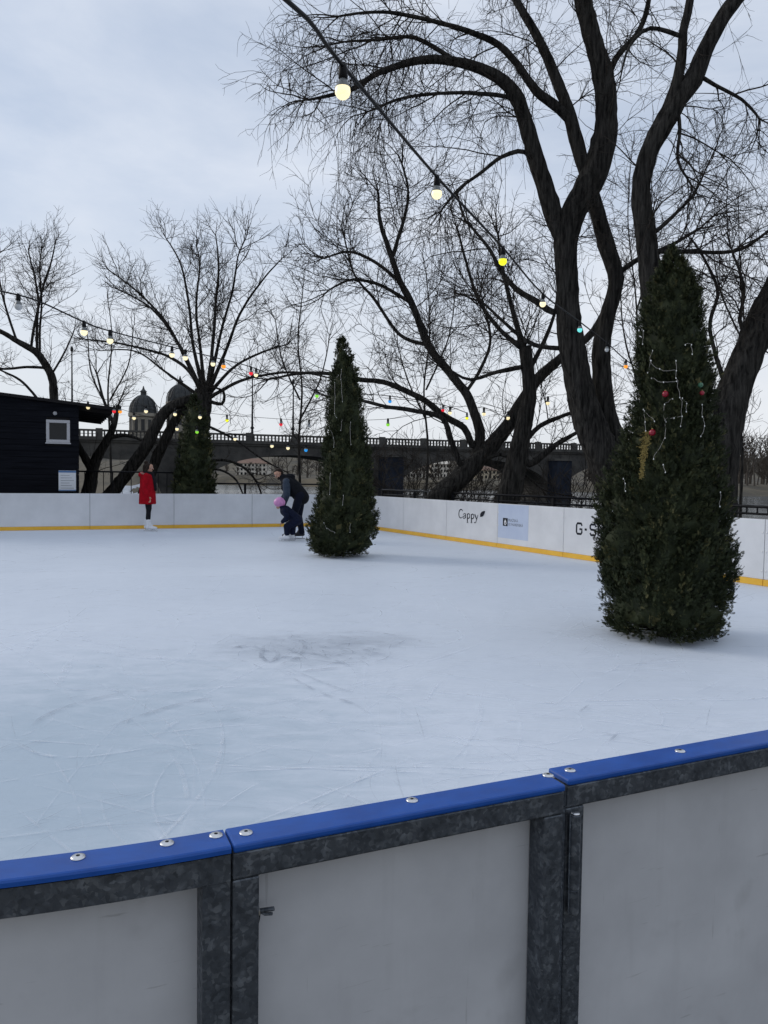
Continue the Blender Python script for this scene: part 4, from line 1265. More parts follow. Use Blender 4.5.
    for (P, Rd, dens, kind) in skel:
        if dens <= 0: continue
        t0 = 0.25 if kind == 'limb' else 0.45
        pos, d, rr, t, sg = spawn(rg, P, Rd, d1 * dens, t0, 1.0, (R(25), R(75)), r1max)
        rr = rr * rg.uniform(0.45, 1.0, len(rr))
        tip = P[:, -1]; td = tip - P[:, -2]; td /= np.linalg.norm(td, axis=1, keepdims=True)
        pos = np.concatenate([pos, np.repeat(tip, 3, 0)]); d = np.concatenate([d, np.repeat(td, 3, 0) + rg.normal(0, 0.3, (3, 3))])
        rr = np.concatenate([rr, np.full(3, max(0.008, Rd[0, -1] * 0.8))]); t = np.concatenate([t, np.ones(3)])
        if len(pos) == 0: continue
        len1 = rg.uniform(l1[0], l1[1], len(pos)) * (1.15 - 0.4 * t) * np.clip(rr / 0.011, 0.5, 1.15)
        len1[-3:] *= tipk
        P1 = grow(rg, pos, d / np.linalg.norm(d, axis=1, keepdims=True), len1, 9, 0.13, (0, 0, 1), trop1, curl)
        R1 = put(P1, np.clip(rr, 0.006, 0.02), np.full(len(pos), rt[0]), 5)
        pos2, d2v, rr2, t2, sg2 = spawn(rg, P1, R1, d2, 0.08, 1.0, (R(25), R(70)), 0.008)
        len2 = rg.uniform(l2[0], l2[1], len(pos2)) * (1.1 - 0.5 * t2)
        P2 = grow(rg, pos2, d2v, len2, 8, 0.14, (0, 0, 1), trop2, curl * 1.5)
        R2 = put(P2, np.clip(rr2, rt[0], 0.011), np.full(len(pos2), rt[1]), 4)
        if hang and kind == 'limb' and dens >= 1.2:
            hp, hd, hr, ht, hs = spawn(rg, P1, R1, hang, 0.3, 1.0, (R(30), R(80)), 0.006)
            hd = hd * 0.35 + np.array([0, 0, -1.0]); hd /= np.linalg.norm(hd, axis=1, keepdims=True)
            PH = grow(rg, hp, hd, rg.uniform(0.6, 2.0, len(hp)), 10, 0.05, (0, 0, 1), -0.08, 0.01)
            RH = put(PH, np.full(len(hp), rt[0]), np.full(len(hp), rt[1]), 4)
            q3, w3, e3, f3, g3 = spawn(rg, PH, RH, 4.0, 0.1, 1.0, (R(20), R(50)), rt[0])
            put(grow(rg, q3, w3, rg.uniform(0.1, 0.4, len(q3)), 5, 0.10, (0, 0, 1), -0.08, 0.04), np.full(len(q3), rt[0] * 0.8), np.full(len(q3), rt[1] * 0.75), 3)
        pos3, d3v, rr3, t3, sg3 = spawn(rg, P2, R2, d3, 0.1, 1.0, (R(25), R(65)), rt[0])
        len3 = rg.uniform(l3[0], l3[1], len(pos3)) * (1.1 - 0.4 * t3)
        P3_ = grow(rg, pos3, d3v, len3, 6, 0.13, (0, 0, 1), trop3, curl * 2.5)
        put(P3_, np.full(len(pos3), rt[0] * 0.9), np.full(len(pos3), rt[1] * 0.75), 3)
    if VV:
        o = np_mesh('crown', np.concatenate(VV), np.concatenate(FF), twig, root, True)
        o['kind'] = 'stuff'
    tag(root, label, 'tree', group)
    return root
G_T = 'bare trees around the rink'
# T1: the big willow at the right
tree('massive forked bare willow, its trunk rising left of the large conifer', 14.6, [
    ('trunk', [(640, 540, 26), (624, 505, 22), (608, 470, 20), (592, 430, 18), (580, 390, 15.5), (571, 340, 14), (567, 290, 12.5), (566, 245, 13), (572, 215, 14), (588, 187, 15.5), (600, 157, 14), (606, 124, 12.5), (603, 75, 11), (590, 30, 9.5), (582, -5, 9), (570, -70, 7.5), (565, -140, 5)], 0.8),
    ('trunk', [(632, 500, 17), (617, 455, 15), (606, 420, 13), (602, 385, 11), (601, 350, 10), (608, 315, 8.5), (616, 280, 8.5), (608, 250, 9), (600, 222, 8.5), (592, 195, 8)], 0.3, 0.28),
    ('limb', [(566, 243, 10), (556, 222, 11), (545, 187, 10), (531, 142, 9), (518, 100, 8), (503, 80, 7), (480, 68, 6), (457, 62, 5.2), (420, 60, 4.4), (380, 73, 3.4), (355, 89, 2.8), (325, 97, 1.9), (308, 100, 1.2)], 1.5, -0.06),
    ('limb', [(590, 190, 8), (583, 165, 8), (570, 118, 7.5), (559, 86, 6.5), (544, 49, 5.5), (525, 15, 4.5), (512, -10, 4), (490, -60, 3)], 1.2, 0.05),
    ('limb', [(572, 122, 6), (559, 109, 5.5), (536, 90, 5), (517, 64, 4.2), (499, 45, 3.8), (475, 33, 3.2), (439, 22, 2.6), (384, 11, 1.8), (340, 15, 1.2)], 1.6, -0.12),
    ('limb', [(553, 312, 4), (536, 301, 3.8), (517, 290, 3.2), (502, 272, 2.6), (490, 250, 2.0), (470, 225, 1.4)], 1.3, 0.15),
    ('limb', [(556, 348, 2.8), (535, 345, 2.6), (519, 335, 2.3), (500, 318, 1.8), (483, 302, 1.2)], 1.2, 0.2),
    ('limb', [(541, 172, 3), (525, 152, 2.8), (502, 157, 2.4), (480, 174, 2.0), (458, 190, 1.6), (440, 212, 1.0)], 1.3, -0.2),
    ('limb', [(616, 275, 3), (640, 258, 2.8), (668, 246, 2.2), (700, 226, 1.5)], 1.0, 0.1),
    ('limb', [(604, 95, 4), (615, 60, 3.5), (640, 30, 3), (650, -10, 2.4), (640, -60, 2)], 1.2, -0.15),
    ('limb', [(457, 62, 2.6), (415, 38, 2.2), (380, 40, 1.7), (345, 42, 1.2)], 1.3, 0.2),
    ('limb', [(517, 100, 2.6), (497, 95, 2.4), (455, 93, 2.0), (405, 98, 1.6), (370, 112, 1.0)], 1.3, -0.1),
    ], 3, G_T, trop1=-0.02, trop2=-0.08, trop3=-0.06, d1=3.4, d2=5.8, d3=6.8, l1=(0.6, 2.2), l2=(0.4, 1.3), l3=(0.2, 0.6), curl=0.06, slope=0.3, hang=0.8, rt=(0.0039, 0.0025))
# T2: V-shaped tree behind the conifer
tree('thick V-shaped bare tree rising behind the large conifer at the right edge', 12.6, [
    ('trunk', [(712, 560, 30), (708, 500, 27), (700, 460, 24), (686, 420, 18), (672, 375, 15), (660, 330, 13.5), (652, 285, 12.5), (648, 255, 11.8), (644, 223, 11), (641, 195, 10.2), (644, 168, 10), (652, 144, 10.5), (666, 120, 11.5), (679, 98, 11), (693, 79, 10.5), (705, 50, 9), (724, 15, 8), (742, -8, 7.5), (775, -60, 6), (800, -130, 4)], 0.8),
    ('trunk', [(714, 505, 24), (718, 460, 22), (724, 425, 20), (738, 380, 18), (756, 335, 17), (776, 290, 15), (800, 235, 13), (822, 160, 10), (830, 80, 7)], 0.8, 0.0),
    ('limb', [(664, 118, 7), (676, 87, 6), (682, 55, 5.4), (684, 30, 5), (691, 0, 4.4), (694, -50, 3.2)], 1.2, -0.1),
    ('limb', [(646, 238, 2.4), (660, 228, 2.4), (678, 211, 2.0), (695, 193, 1.6), (706, 170, 1.0)], 0.7, -0.1),
    ('limb', [(655, 252, 2.8), (690, 252, 2.4), (736, 251, 2.0), (768, 231, 1.5), (800, 200, 1.0)], 1.0, 0.2),
    ('limb', [(683, 37, 2.6), (650, 28, 2.2), (630, 45, 1.6), (622, 70, 1.0)], 1.6, -0.2),
    ('limb', [(698, 75, 2.4), (715, 85, 2.1), (742, 100, 1.8), (760, 118, 1.2)], 1.6, -0.1),
    ('limb', [(677, 105, 2.2), (680, 130, 2), (678, 160, 1.6), (690, 185, 1.1)], 1.3, -0.15),
    ('limb', [(752, 345, 4), (740, 320, 2.4), (745, 290, 1.8), (735, 255, 1.2)], 1.6, -0.2),
    ('limb', [(730, 400, 3), (710, 330, 2.2), (718, 290, 1.8), (700, 250, 1.2)], 1.5, 0.25),
    ], 8, G_T, trop1=-0.015, trop2=-0.07, trop3=-0.06, d1=3.6, d2=5.6, d3=6.6, l1=(0.6, 2.0), l2=(0.4, 1.2), l3=(0.2, 0.55), curl=0.06, slope=0.3, hang=0.8, rt=(0.0036, 0.0023))
# T3: two leaning trunks in the middle
tree('bare willow with a leaning trunk and long arching limbs right of the middle conifer', 19.0, [
    ('trunk', [(430, 512, 13), (440, 496, 12.5), (456, 482, 11.5), (472, 466, 10.5), (490, 447, 9), (508, 426, 7.5), (520, 404, 6.5), (540, 377, 6), (562, 357, 5), (590, 335, 4), (605, 310, 3)], 0.5),
    ('limb', [(474, 462, 6), (480, 437, 6), (475, 415, 5.6), (467, 395, 5.2), (456, 381, 5), (443, 365, 4.8), (428, 345, 4.5), (411, 303, 4), (400, 282, 3.6), (390, 252, 3), (380, 223, 2.2), (378, 195, 1.4)], 1.7, 0.1),
    ('limb', [(472, 445, 4), (464, 428, 4), (446, 417, 3.8), (425, 401, 3.5), (404, 390, 3.2), (383, 382, 3), (362, 380, 2.7), (330, 374, 2.2), (300, 374, 1.7), (268, 380, 1.0)], 1.1, -0.1),
    ('limb', [(460, 464, 3.4), (451, 440, 3.4), (442, 418, 3), (412, 410, 2.6), (386, 406, 2.2), (362, 400, 1.8), (335, 398, 1.0)], 1.0, -0.2),
    ('limb', [(400, 282, 2.2), (375, 262, 1.9), (350, 252, 1.5), (325, 258, 1.0)], 1.6, 0.1),
    ('limb', [(392, 258, 2.2), (405, 215, 1.9), (408, 190, 1.4), (402, 165, 1.0)], 1.6, -0.15),
    ('limb', [(411, 303, 2.2), (380, 285, 1.9), (352, 280, 1.5), (330, 290, 1.0)], 1.6, -0.2),
    ('limb', [(428, 345, 2.4), (400, 335, 2), (375, 300, 1.7), (355, 275, 1.2), (345, 240, 0.9)], 1.6, 0.2),
    ('limb', [(466, 392, 2.2), (480, 370, 2.0), (490, 340, 1.6), (482, 300, 1.1)], 1.5, 0.2),
    ('limb', [(462, 470, 2.2), (500, 455, 2.0), (520, 472, 1.5), (540, 490, 1.0)], 1.2, -0.1),
    ], 17, G_T, trop1=0.05, trop2=0.02, trop3=-0.01, d1=3.0, d2=5.0, d3=5.5, l1=(0.8, 2.4), l2=(0.45, 1.3), l3=(0.2, 0.6), slope=0.3, rt=(0.0055, 0.0035))
tree('bare tree with a cut-topped trunk standing left of the massive willow', 17.9, [
    ('trunk', [(502, 520, 15), (508, 496, 14), (514, 475, 12.5), (519, 449, 11), (524, 423, 9.5), (529, 397, 8), (528, 374, 7.2), (525, 346, 6.8)], 0.3),
    ('limb', [(527, 362, 4.5), (518, 330, 3.4), (510, 300, 2.6), (502, 265, 1.9), (498, 235, 1.2)], 1.6, 0.1),
    ('limb', [(524, 350, 3.5), (500, 330, 2.6), (478, 300, 2), (465, 262, 1.6), (455, 228, 1.0)], 1.6, -0.15),
    ('limb', [(527, 366, 3), (498, 372, 2.4), (470, 380, 1.9), (452, 372, 1.3)], 1.4, -0.2),
    ('limb', [(519, 455, 4.4), (530, 464, 4.2), (547, 452, 3.6), (562, 441, 2.8), (582, 430, 1.8)], 1.2, -0.15),
    ('limb', [(526, 440, 3.2), (540, 426, 2.8), (562, 416, 2.3), (585, 408, 1.5)], 1.2, 0.2),
    ('limb', [(528, 372, 3), (545, 340, 2.4), (556, 310, 1.8), (560, 280, 1.2)], 1.2, 0.25),
    ], 29, G_T, trop1=0.05, trop2=0.02, trop3=-0.01, d1=3.4, d2=5.0, d3=5.5, l1=(0.8, 2.2), l2=(0.4, 1.2), l3=(0.2, 0.6), slope=0.3, rt=(0.0052, 0.0034))
# T4: fan-shaped willow behind the far conifer
tree('fan-crowned bare willow behind the red-coated skater', 23.0, [
    ('trunk', [(193, 512, 15), (195, 480, 13.5), (198, 440, 12), (201, 410, 11), (204, 390, 9)], 0),
    ('trunk', [(100, 506, 7), (115, 489, 7), (130, 469, 7), (145, 448, 6.8), (156, 426, 6.4), (167, 410, 6), (182, 402, 5.5), (197, 397, 5)], 0.2, 0.0),
    ('trunk', [(140, 505, 6), (152, 470, 6), (166, 438, 5.6), (178, 416, 5), (194, 400, 4.5)], 0.2, 0.3),
    ('limb', [(203, 396, 5), (190, 372, 3.6), (172, 358, 3), (150, 350, 2.4), (115, 342, 1.9), (85, 338, 1.2)], 1.1),
    ('limb', [(202, 394, 5), (186, 360, 3.4), (168, 325, 2.8), (140, 293, 2), (108, 268, 1.2)], 1.4),
    ('limb', [(204, 392, 5), (193, 345, 3.2), (189, 305, 2.6), (181, 265, 1.8), (166, 238, 1.1)], 1.4),
    ('limb', [(207, 392, 5), (213, 345, 3.4), (216, 303, 2.8), (219, 268, 2), (216, 236, 1.1)], 1.4),
    ('limb', [(208, 392, 5), (226, 350, 3.2), (240, 313, 2.6), (262, 280, 1.8), (282, 258, 1.0)], 1.3),
    ('limb', [(209, 394, 4.5), (233, 368, 2.8), (260, 353, 2.2), (288, 344, 1.3)], 1.1),
    ('limb', [(210, 397, 4.5), (240, 381, 3), (275, 373, 2.5), (305, 372, 2), (335, 378, 1.3)], 0.9),
    ('limb', [(205, 392, 4.5), (200, 346, 3), (196, 308, 2.4), (200, 268, 1.7), (196, 244, 1.0)], 1.4),
    ('limb', [(203, 393, 4.5), (176, 340, 2.8), (150, 308, 2), (118, 290, 1.2)], 1.3),
    ('limb', [(208, 391, 4.5), (221, 333, 2.8), (233, 290, 2.2), (238, 258, 1.5), (246, 238, 0.9)], 1.4),
    ('limb', [(206, 400, 4), (222, 404, 3.4), (224, 392, 2.6), (216, 388, 2)], 0.3),
    ('limb', [(200, 396, 4), (165, 372, 2.2), (135, 352, 1.6), (100, 352, 1.0)], 1.0),
    ('limb', [(200, 462, 3.4), (225, 460, 3), (243, 467, 2.6), (256, 481, 2.2), (263, 498, 1.6)], 0.5),
    ('limb', [(201, 470, 3), (220, 470, 2.4), (236, 480, 2.0), (244, 497, 1.5)], 0.5),
    ('limb', [(205, 425, 3), (235, 440, 2.2), (262, 460, 1.8), (285, 472, 1.2)], 0.6),
    ], 41, G_T, trop1=0.085, trop2=0.06, trop3=0.03, d1=4.4, d2=5.2, d3=5.0, l1=(0.5, 1.6), l2=(0.35, 1.0), l3=(0.2, 0.6), slope=0.5, rt=(0.0052, 0.0032), curl=0.03, lscale=0.48, tipk=0.6)
# T5: tree behind the cabin
tree('bare tree with a curved trunk rising behind the cabin roof', 25.5, [
    ('trunk', [(54, 500, 6.5), (54, 440, 5.5), (54, 398, 4.6), (52, 378, 4.4), (45, 364, 4.2), (36, 352, 3.8), (17, 341, 3), (0, 331, 2.4), (-25, 318, 1.5)], 0.7),
    ('limb', [(47, 368, 2.6), (27, 367, 2.2), (0, 369, 1.8), (-25, 360, 1.2)], 1.1),
    ('limb', [(37, 352, 2.4), (37, 322, 2.1), (38, 300, 1.9), (34, 275, 1.5), (28, 252, 1.0)], 1.8, 0.1),
    ('limb', [(31, 348, 2.2), (35, 323, 2), (44, 285, 1.7), (52, 262, 1.3), (56, 245, 0.9)], 1.8, -0.1),
    ('limb', [(17, 341, 2), (8, 315, 1.8), (0, 285, 1.4), (-4, 250, 1.0)], 1.7),
    ('limb', [(40, 356, 2), (40, 330, 1.8), (42, 300, 1.5), (40, 270, 1.2), (42, 250, 0.9)], 1.7, 0.25),
    ('limb', [(53, 425, 2.4), (36, 397, 2.2), (20, 380, 2), (5, 372, 1.5), (-10, 365, 1)], 0.9),
    ('limb', [(53, 372, 1.8), (66, 350, 1.4), (75, 330, 0.9)], 0.9),
    ], 53, G_T, trop1=0.10, trop2=0.07, trop3=0.035, d1=3.6, d2=5.2, d3=5.0, l1=(0.5, 1.5), l2=(0.35, 1.0), l3=(0.2, 0.55), slope=0.4, rt=(0.0054, 0.0034), curl=0.03, lscale=0.6, tipk=0.5)
# T6: low forked trunk by the cabin
tree('low forked bare tree between the cabin and the curved willow trunk', 24.0, [
    ('trunk', [(86, 506, 8), (90, 485, 7.5), (93, 468, 6.5), (100, 452, 5.2), (107, 440, 4.4), (114, 425, 3.4), (118, 405, 2)], 0.5),
    ('limb', [(92, 470, 5), (84, 456, 4.2), (78, 444, 3.4), (70, 425, 2.4)], 0.8),
    ('limb', [(108, 438, 3), (125, 435, 2.2), (142, 440, 1.4)], 0.9),
    ('limb', [(114, 425, 2.2), (104, 400, 1.6), (98, 375, 1.0)], 1.0),
    ], 61, G_T, d1=1.2, d2=3.0, d3=3.2, l1=(0.7, 1.8), l2=(0.4, 1.0), rt=(0.006, 0.0038))
# thin young trees on the bank behind
for (label, Y, limbs, sd) in (
    ('slender bare tree on the bank right of the fan-crowned willow', 31.0, [('trunk', [(300, 500, 3.2), (299, 440, 2.6), (302, 390, 2.1), (298, 340, 1.6), (303, 290, 1.0)], 1.8), ('limb', [(300, 420, 1.6), (320, 380, 1.2), (330, 340, .8)], 1.4), ('limb', [(300, 400, 1.6), (282, 360, 1.2), (275, 320, .8)], 1.4)], 71),
    ('slender bare tree on the bank between the cabin and the fan-crowned willow', 33.0, [('trunk', [(112, 500, 3), (110, 440, 2.4), (108, 390, 1.9), (112, 340, 1.2), (108, 300, .8)], 1.8), ('limb', [(109, 410, 1.5), (92, 375, 1.1), (88, 340, .8)], 1.5), ('limb', [(110, 400, 1.4), (128, 365, 1.1), (133, 330, .8)], 1.5)], 73),
    ('slender bare tree on the bank left of the leaning willow', 29.0, [('trunk', [(425, 510, 3.2), (428, 450, 2.6), (424, 390, 2), (430, 330, 1.5), (426, 270, .9)], 1.8), ('limb', [(426, 420, 1.6), (408, 380, 1.2), (398, 345, .8)], 1.4), ('limb', [(426, 390, 1.6), (448, 340, 1.2), (455, 300, .8)], 1.4)], 79),
    ('slender bare tree on the bank right of the massive willow trunk', 24.0, [('trunk', [(740, 520, 3.6), (742, 450, 3), (738, 390, 2.4), (744, 330, 1.8), (740, 260, 1.2), (738, 200, .8)], 1.8), ('limb', [(740, 400, 1.8), (765, 350, 1.3), (775, 300, .9)], 1.4), ('limb', [(742, 340, 1.6), (720, 290, 1.2), (712, 240, .8)], 1.4)], 83),
    ('slender bare tree on the bank seen between the two massive trunks', 26.0, [('trunk', [(655, 520, 3.6), (650, 450, 3), (640, 380, 2.3), (636, 300, 1.8), (628, 220, 1.2), (632, 150, .8)], 1.8), ('limb', [(644, 400, 1.8), (625, 340, 1.3), (620, 290, .9)], 1.5), ('limb', [(637, 310, 1.5), (650, 260, 1.1), (655, 210, .8)], 1.5)], 87)):
    tree(label, Y, limbs, sd, G_T, trop1=0.06, trop2=0.03, trop3=0.0, d1=1.9, d2=3.6, d3=3.6, l1=(0.8, 2.2), l2=(0.4, 1.2), rt=(0.006, 0.004), slope=0.3, lscale=0.6, tscale=0.45)

# twiggy bushes along the bank
def bush(px, py, Y, Hb, n, seed, label):
    rg = np.random.default_rng(seed)
    b = at(px, py, Y); gz = terrain(b.x, Y)
    root = empty('bare_bush', (b.x, Y, gz))
    an = rg.uniform(0, 2 * np.pi, n); el = rg.uniform(0.5, 1.45, n)
    d = np.stack([np.cos(an) * np.cos(el), np.sin(an) * np.cos(el), np.sin(el)], 1)
    st = np.stack([rg.normal(0, 0.25, n), rg.normal(0, 0.25, n), np.full(n, -0.05)], 1)
    P = grow(rg, st, d, rg.uniform(0.6, 1.0, n) * Hb, 10, 0.11, (0, 0, 1), -0.02, 0.03)
    VV = []; FF = []; nb2 = 0
    Rd = np.linspace(0.02, 0.006, 10)[None, :].repeat(n, 0)
    v, f = tubes_np(P, Rd, 5)
    np_mesh('stems', v, f, M_bark, root)['kind'] = 'stuff'
    p2, d2_, r2, t2, s2_ = spawn(rg, P, Rd, 5.0, 0.15, 1, (R(20), R(65)), 0.01)
    P2 = grow(rg, p2, d2_, rg.uniform(0.4, 1.1, len(p2)), 7, 0.14, (0, 0, 1), -0.02, 0.04)
    R2 = np.linspace(0.008, 0.0045, 7)[None, :].repeat(len(p2), 0)
    v, f = tubes_np(P2, R2, 4); VV.append(v); FF.append(f); nb2 += len(v)
    p3, d3_, r3, t3, s3_ = spawn(rg, P2, R2, 5.0, 0.1, 1, (R(20), R(65)), 0.01)
    P3 = grow(rg, p3, d3_, rg.uniform(0.2, 0.6, len(p3)), 5, 0.14, (0, 0, 1), -0.02, 0.05)
    v, f = tubes_np(P3, np.linspace(0.0055, 0.0035, 5)[None, :].repeat(len(p3), 0), 3); VV.append(v); FF.append(f + nb2)
    np_mesh('twigs', np.concatenate(VV), np.concatenate(FF), M_twig, root)['kind'] = 'stuff'
    tag(root, label, 'bush', 'bare bushes on the river bank')
bush(415, 500, 26, 3.0, 16, 1, 'bare bush behind the plain board left of the leaning trunk')
bush(550, 500, 23, 3.2, 18, 3, 'bare bush left of the foot of the massive willow')
bush(485, 500, 25, 2.6, 14, 4, 'bare bush between the leaning trunk and the cut-topped tree')
bush(468, 500, 22.5, 3.4, 16, 14, 'tall bare bush just right of the leaning trunk foot')
bush(578, 500, 20.5, 3.6, 16, 15, 'tall bare bush against the massive willow trunk')
bush(392, 500, 24.5, 2.8, 14, 16, 'bare bush in front of the dark bridge pier')
bush(158, 500, 26, 2.6, 12, 17, 'bare bush behind the railing at the red-coated skater')
bush(762, 505, 22, 2.6, 10, 5, 'bare bush on the bank at the right edge')
bush(235, 500, 27, 2.2, 12, 6, 'low bare bush behind the railing left of the bending man')

# the wood on the far bank: one mass
rg = np.random.default_rng(99)
VV = []; FF = []; nbv = 0
def far_tree(x, y, H):
    global nbv
    z = terrain(x, y) - 0.2
    n = 26
    tr = grow(rg, np.array([[x, y, z]]), np.array([[0, 0, 1.0]]), np.array([H * 0.9]), 10, 0.06, (0, 0, 1), 0.05)
    Rt = np.linspace(0.30, 0.05, 10)[None, :] * H / 14
    v, f = tubes_np(tr, Rt, 6); VV.append(v); FF.append(f + nbv); nbv += len(v)
    p, d, r_, t, s_ = spawn(rg, tr, Rt, 2.2 if H > 5 else 4.5, 0.12, 1.0, (R(25), R(70)), 0.12)
    P1 = grow(rg, p, d, rg.uniform(0.2, 0.42, len(p)) * H * (1.15 - 0.6 * t), 7, 0.12, (0, 0, 1), 0.07)
    R1 = np.linspace(0.10, 0.045, 7)[None, :].repeat(len(p), 0)
    v, f = tubes_np(P1, R1, 4); VV.append(v); FF.append(f + nbv); nbv += len(v)
    p, d, r_, t, s_ = spawn(rg, P1, R1, 1.3 if H > 5 else 3.0, 0.15, 1.0, (R(25), R(65)), 0.06)
    P2 = grow(rg, p, d, rg.uniform(0.08, 0.2, len(p)) * H, 5, 0.14, (0, 0, 1), 0.04)
    v, f = tubes_np(P2, np.linspace(0.05, 0.03, 5)[None, :].repeat(len(p), 0), 3); VV.append(v); FF.append(f + nbv); nbv += len(v)
for k in range(170):
    px = rg.uniform(715, 820) if k < 70 else rg.uniform(180, 620)
    y0 = 196.0 / (1 + 0.55 * (px - 384) / FPX)
    y = y0 + 6 + rg.uniform(0, 1) ** 1.5 * 70
    x = (px - 384) / FPX * y
    far_tree(x, y, rg.uniform(7, 13) if k < 70 else (rg.uniform(6, 11) if k < 95 else rg.uniform(2.5, 5.0)))
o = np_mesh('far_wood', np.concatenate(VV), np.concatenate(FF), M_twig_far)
tag(o, 'brown leafless wood along the far river bank', 'wood', kind='stuff')

# ------------------------------------------------------------------ conifers
spray_v = []; spray_f = []
def _leaf(x0, y0, x1, y1, w):
    b0 = len(spray_v); dx, dy = x1 - x0, y1 - y0; l = math.hypot(dx, dy); nx_, ny_ = -dy / l * w, dx / l * w
    mx_, my_ = x0 + dx * 0.55, y0 + dy * 0.55
    spray_v.extend([(x0, y0, 0), (mx_ + nx_, my_ + ny_, 0.02), (x1, y1, 0.04 * (x1 - 0.5)), (mx_ - nx_, my_ - ny_, 0.02)])
    spray_f.append((b0, b0 + 1, b0 + 2, b0 + 3))
_leaf(0, 0, 1.0, 0.0, 0.055)
for i_, (x_, l_) in enumerate(((0.14, 0.40), (0.38, 0.42), (0.62, 0.30))):
    for s_ in (1, -1):
        _leaf(x_, 0, x_ + l_ * 0.80, s_ * l_ * 0.52, 0.055)
SPV = np.array(spray_v); SPF = np.array(spray_f)
def conifer(label, Yc, prof, seed, nclump, per, size, base_px, extra_gap=None, zbase=0.0):
    """prof: list of (py, left px, right px) from top to bottom"""
    rg = np.random.default_rng(seed)
    zs, cx, rd = [], [], []
    for (py, xl, xr) in prof:
        a_ = at(xl, py, Yc); b2 = at(xr, py, Yc)
        zs.append((a_.z + b2.z) / 2); cx.append((a_.x + b2.x) / 2); rd.append((b2.x - a_.x) / 2)
    zs = np.array(zs[::-1]); cx = np.array(cx[::-1]); rd = np.array(rd[::-1])
    zs[0] = min(zs[0], zbase + 0.03)
    H = zs[-1]
    root = empty('conifer', (float(cx[0]), Yc, zbase))
    O_ = np.array([float(cx[0]), Yc, zbase])
    mb = MB(); mb.tube([(0, 0, -0.02), (float(np.interp(zbase + 0.4 * (H - zbase), zs, cx)) - O_[0], 0, 0.4 * (H - zbase)), (float(np.interp(H, zs, cx)) - O_[0], 0, (H - zbase) * 0.93)], [0.06, 0.045, 0.012], 8); mb.build('trunk', M_bark, root, True)
    # clump axes
    zc = zbase + 0.02 + (H - zbase) * rg.random(nclump * 3) * 1.0
    # keep in proportion to radius (surface area)
    keep = rg.random(len(zc)) < (np.interp(zc, zs, rd) + 0.05) / (rd.max() + 0.05)
    zc = zc[keep][:nclump]; n = len(zc)
    an = rg.uniform(0, 2 * np.pi, n)
    Rr = np.interp(zc, zs, rd)
    lump = 1 + 0.05 * np.sin(3 * an + 4 * zc) + 0.04 * np.sin(7 * an - 6 * zc + 1.0) + rg.normal(0, 0.022, n)
    inner = rg.random(n) < 0.12
    Rt = Rr * lump * np.where(inner, rg.uniform(0.6, 0.85, n), rg.uniform(0.86, 0.99, n))
    out = np.stack([np.cos(an), np.sin(an), np.zeros(n)], 1)
    if extra_gap is not None:
        g = extra_gap(an, zc); kp = rg.random(n) > g
        zc, an, Rt, out, Rr = zc[kp], an[kp], Rt[kp], out[kp], Rr[kp]; n = len(zc)
    tipz = zc + np.where(zc < zbase + 0.28, 0.02, np.minimum(0.10, Rr * 0.5))
    tip = np.stack([np.interp(zc, zs, cx) + np.cos(an) * Rt, Yc + np.sin(an) * Rt, tipz], 1)
    cl = rg.uniform(0.14, 0.30, n) * np.clip(Rr / 0.3, 0.45, 1.0) * (size / 0.088) ** 0.5
    el = np.where(zc < zbase + 0.28, rg.uniform(R(5), R(50), n), rg.uniform(R(30), R(75), n))
    ax = out * np.cos(el)[:, None] + np.array([0, 0, 1.0]) * np.sin(el)[:, None] + rg.normal(0, 0.12, (n, 3))
    ax /= np.linalg.norm(ax, axis=1, keepdims=True)
    st = tip - ax * cl[:, None]
    st[:, 2] = np.maximum(st[:, 2], zbase + 0.03)
    # sprays on each clump
    ci_ = np.repeat(np.arange(n), per); m = len(ci_)
    t = rg.uniform(0.0, 1.0, m)
    pos = st[ci_] + ax[ci_] * (cl[ci_] * t)[:, None] + rg.normal(0, 0.016 * size / 0.11, (m, 3))
    rnd = rg.normal(0, 1, (m, 3))
    d = ax[ci_] * 1.0 + rnd * 0.42 + out[ci_] * 0.05
    d /= np.linalg.norm(d, axis=1, keepdims=True)
    sz = size * rg.uniform(0.55, 1.15, m) * (1.05 - 0.3 * t)
    r2 = rg.normal(0, 1, (m, 3)); nrm = r2 - d * (r2 * d).sum(1, keepdims=True); nrm /= np.linalg.norm(nrm, axis=1, keepdims=True)
    bi2 = np.cross(nrm, d)
    Vv = pos[:, None, :] + sz[:, None, None] * (SPV[None, :, 0, None] * d[:, None, :] + SPV[None, :, 1, None] * bi2[:, None, :] + SPV[None, :, 2, None] * nrm[:, None, :])
    Vv[:, :, 2] = np.maximum(Vv[:, :, 2], zbase + 0.006)
    nv = len(SPV)
    Ff = (SPF[None] + (np.arange(m) * nv)[:, None, None]).reshape(-1, 4)
    ct = np.clip(rg.normal(0.48, 0.32, n), 0, 1.15)
    tint = np.clip(ct[ci_] * 0.7 + rg.normal(0.15, 0.14, m), 0, 1)
    tint = np.repeat(tint, len(SPF))
    o = np_mesh('crown', Vv.reshape(-1, 3) - O_, Ff, M_leaf, root, False, ('tint', 'FACE', tint)); o['kind'] = 'stuff'
    # dense inner foliage, one lumpy closed body behind the outer sprays
    rows, cols = 44, 28
    zz = np.linspace(zbase + 0.10, H - 0.22, rows)
    aa = 2 * np.pi * np.arange(cols) / cols
    rc_ = np.interp(zz, zs, rd)[:, None] * (0.74 + 0.05 * np.sin(3 * aa[None, :] + 4 * zz[:, None]) + 0.04 * np.sin(7 * aa[None, :] - 6 * zz[:, None] + 1.0) + rg.normal(0, 0.06, (rows, cols)))
    rc_[0] *= 0.5; rc_[-1] *= 0.3
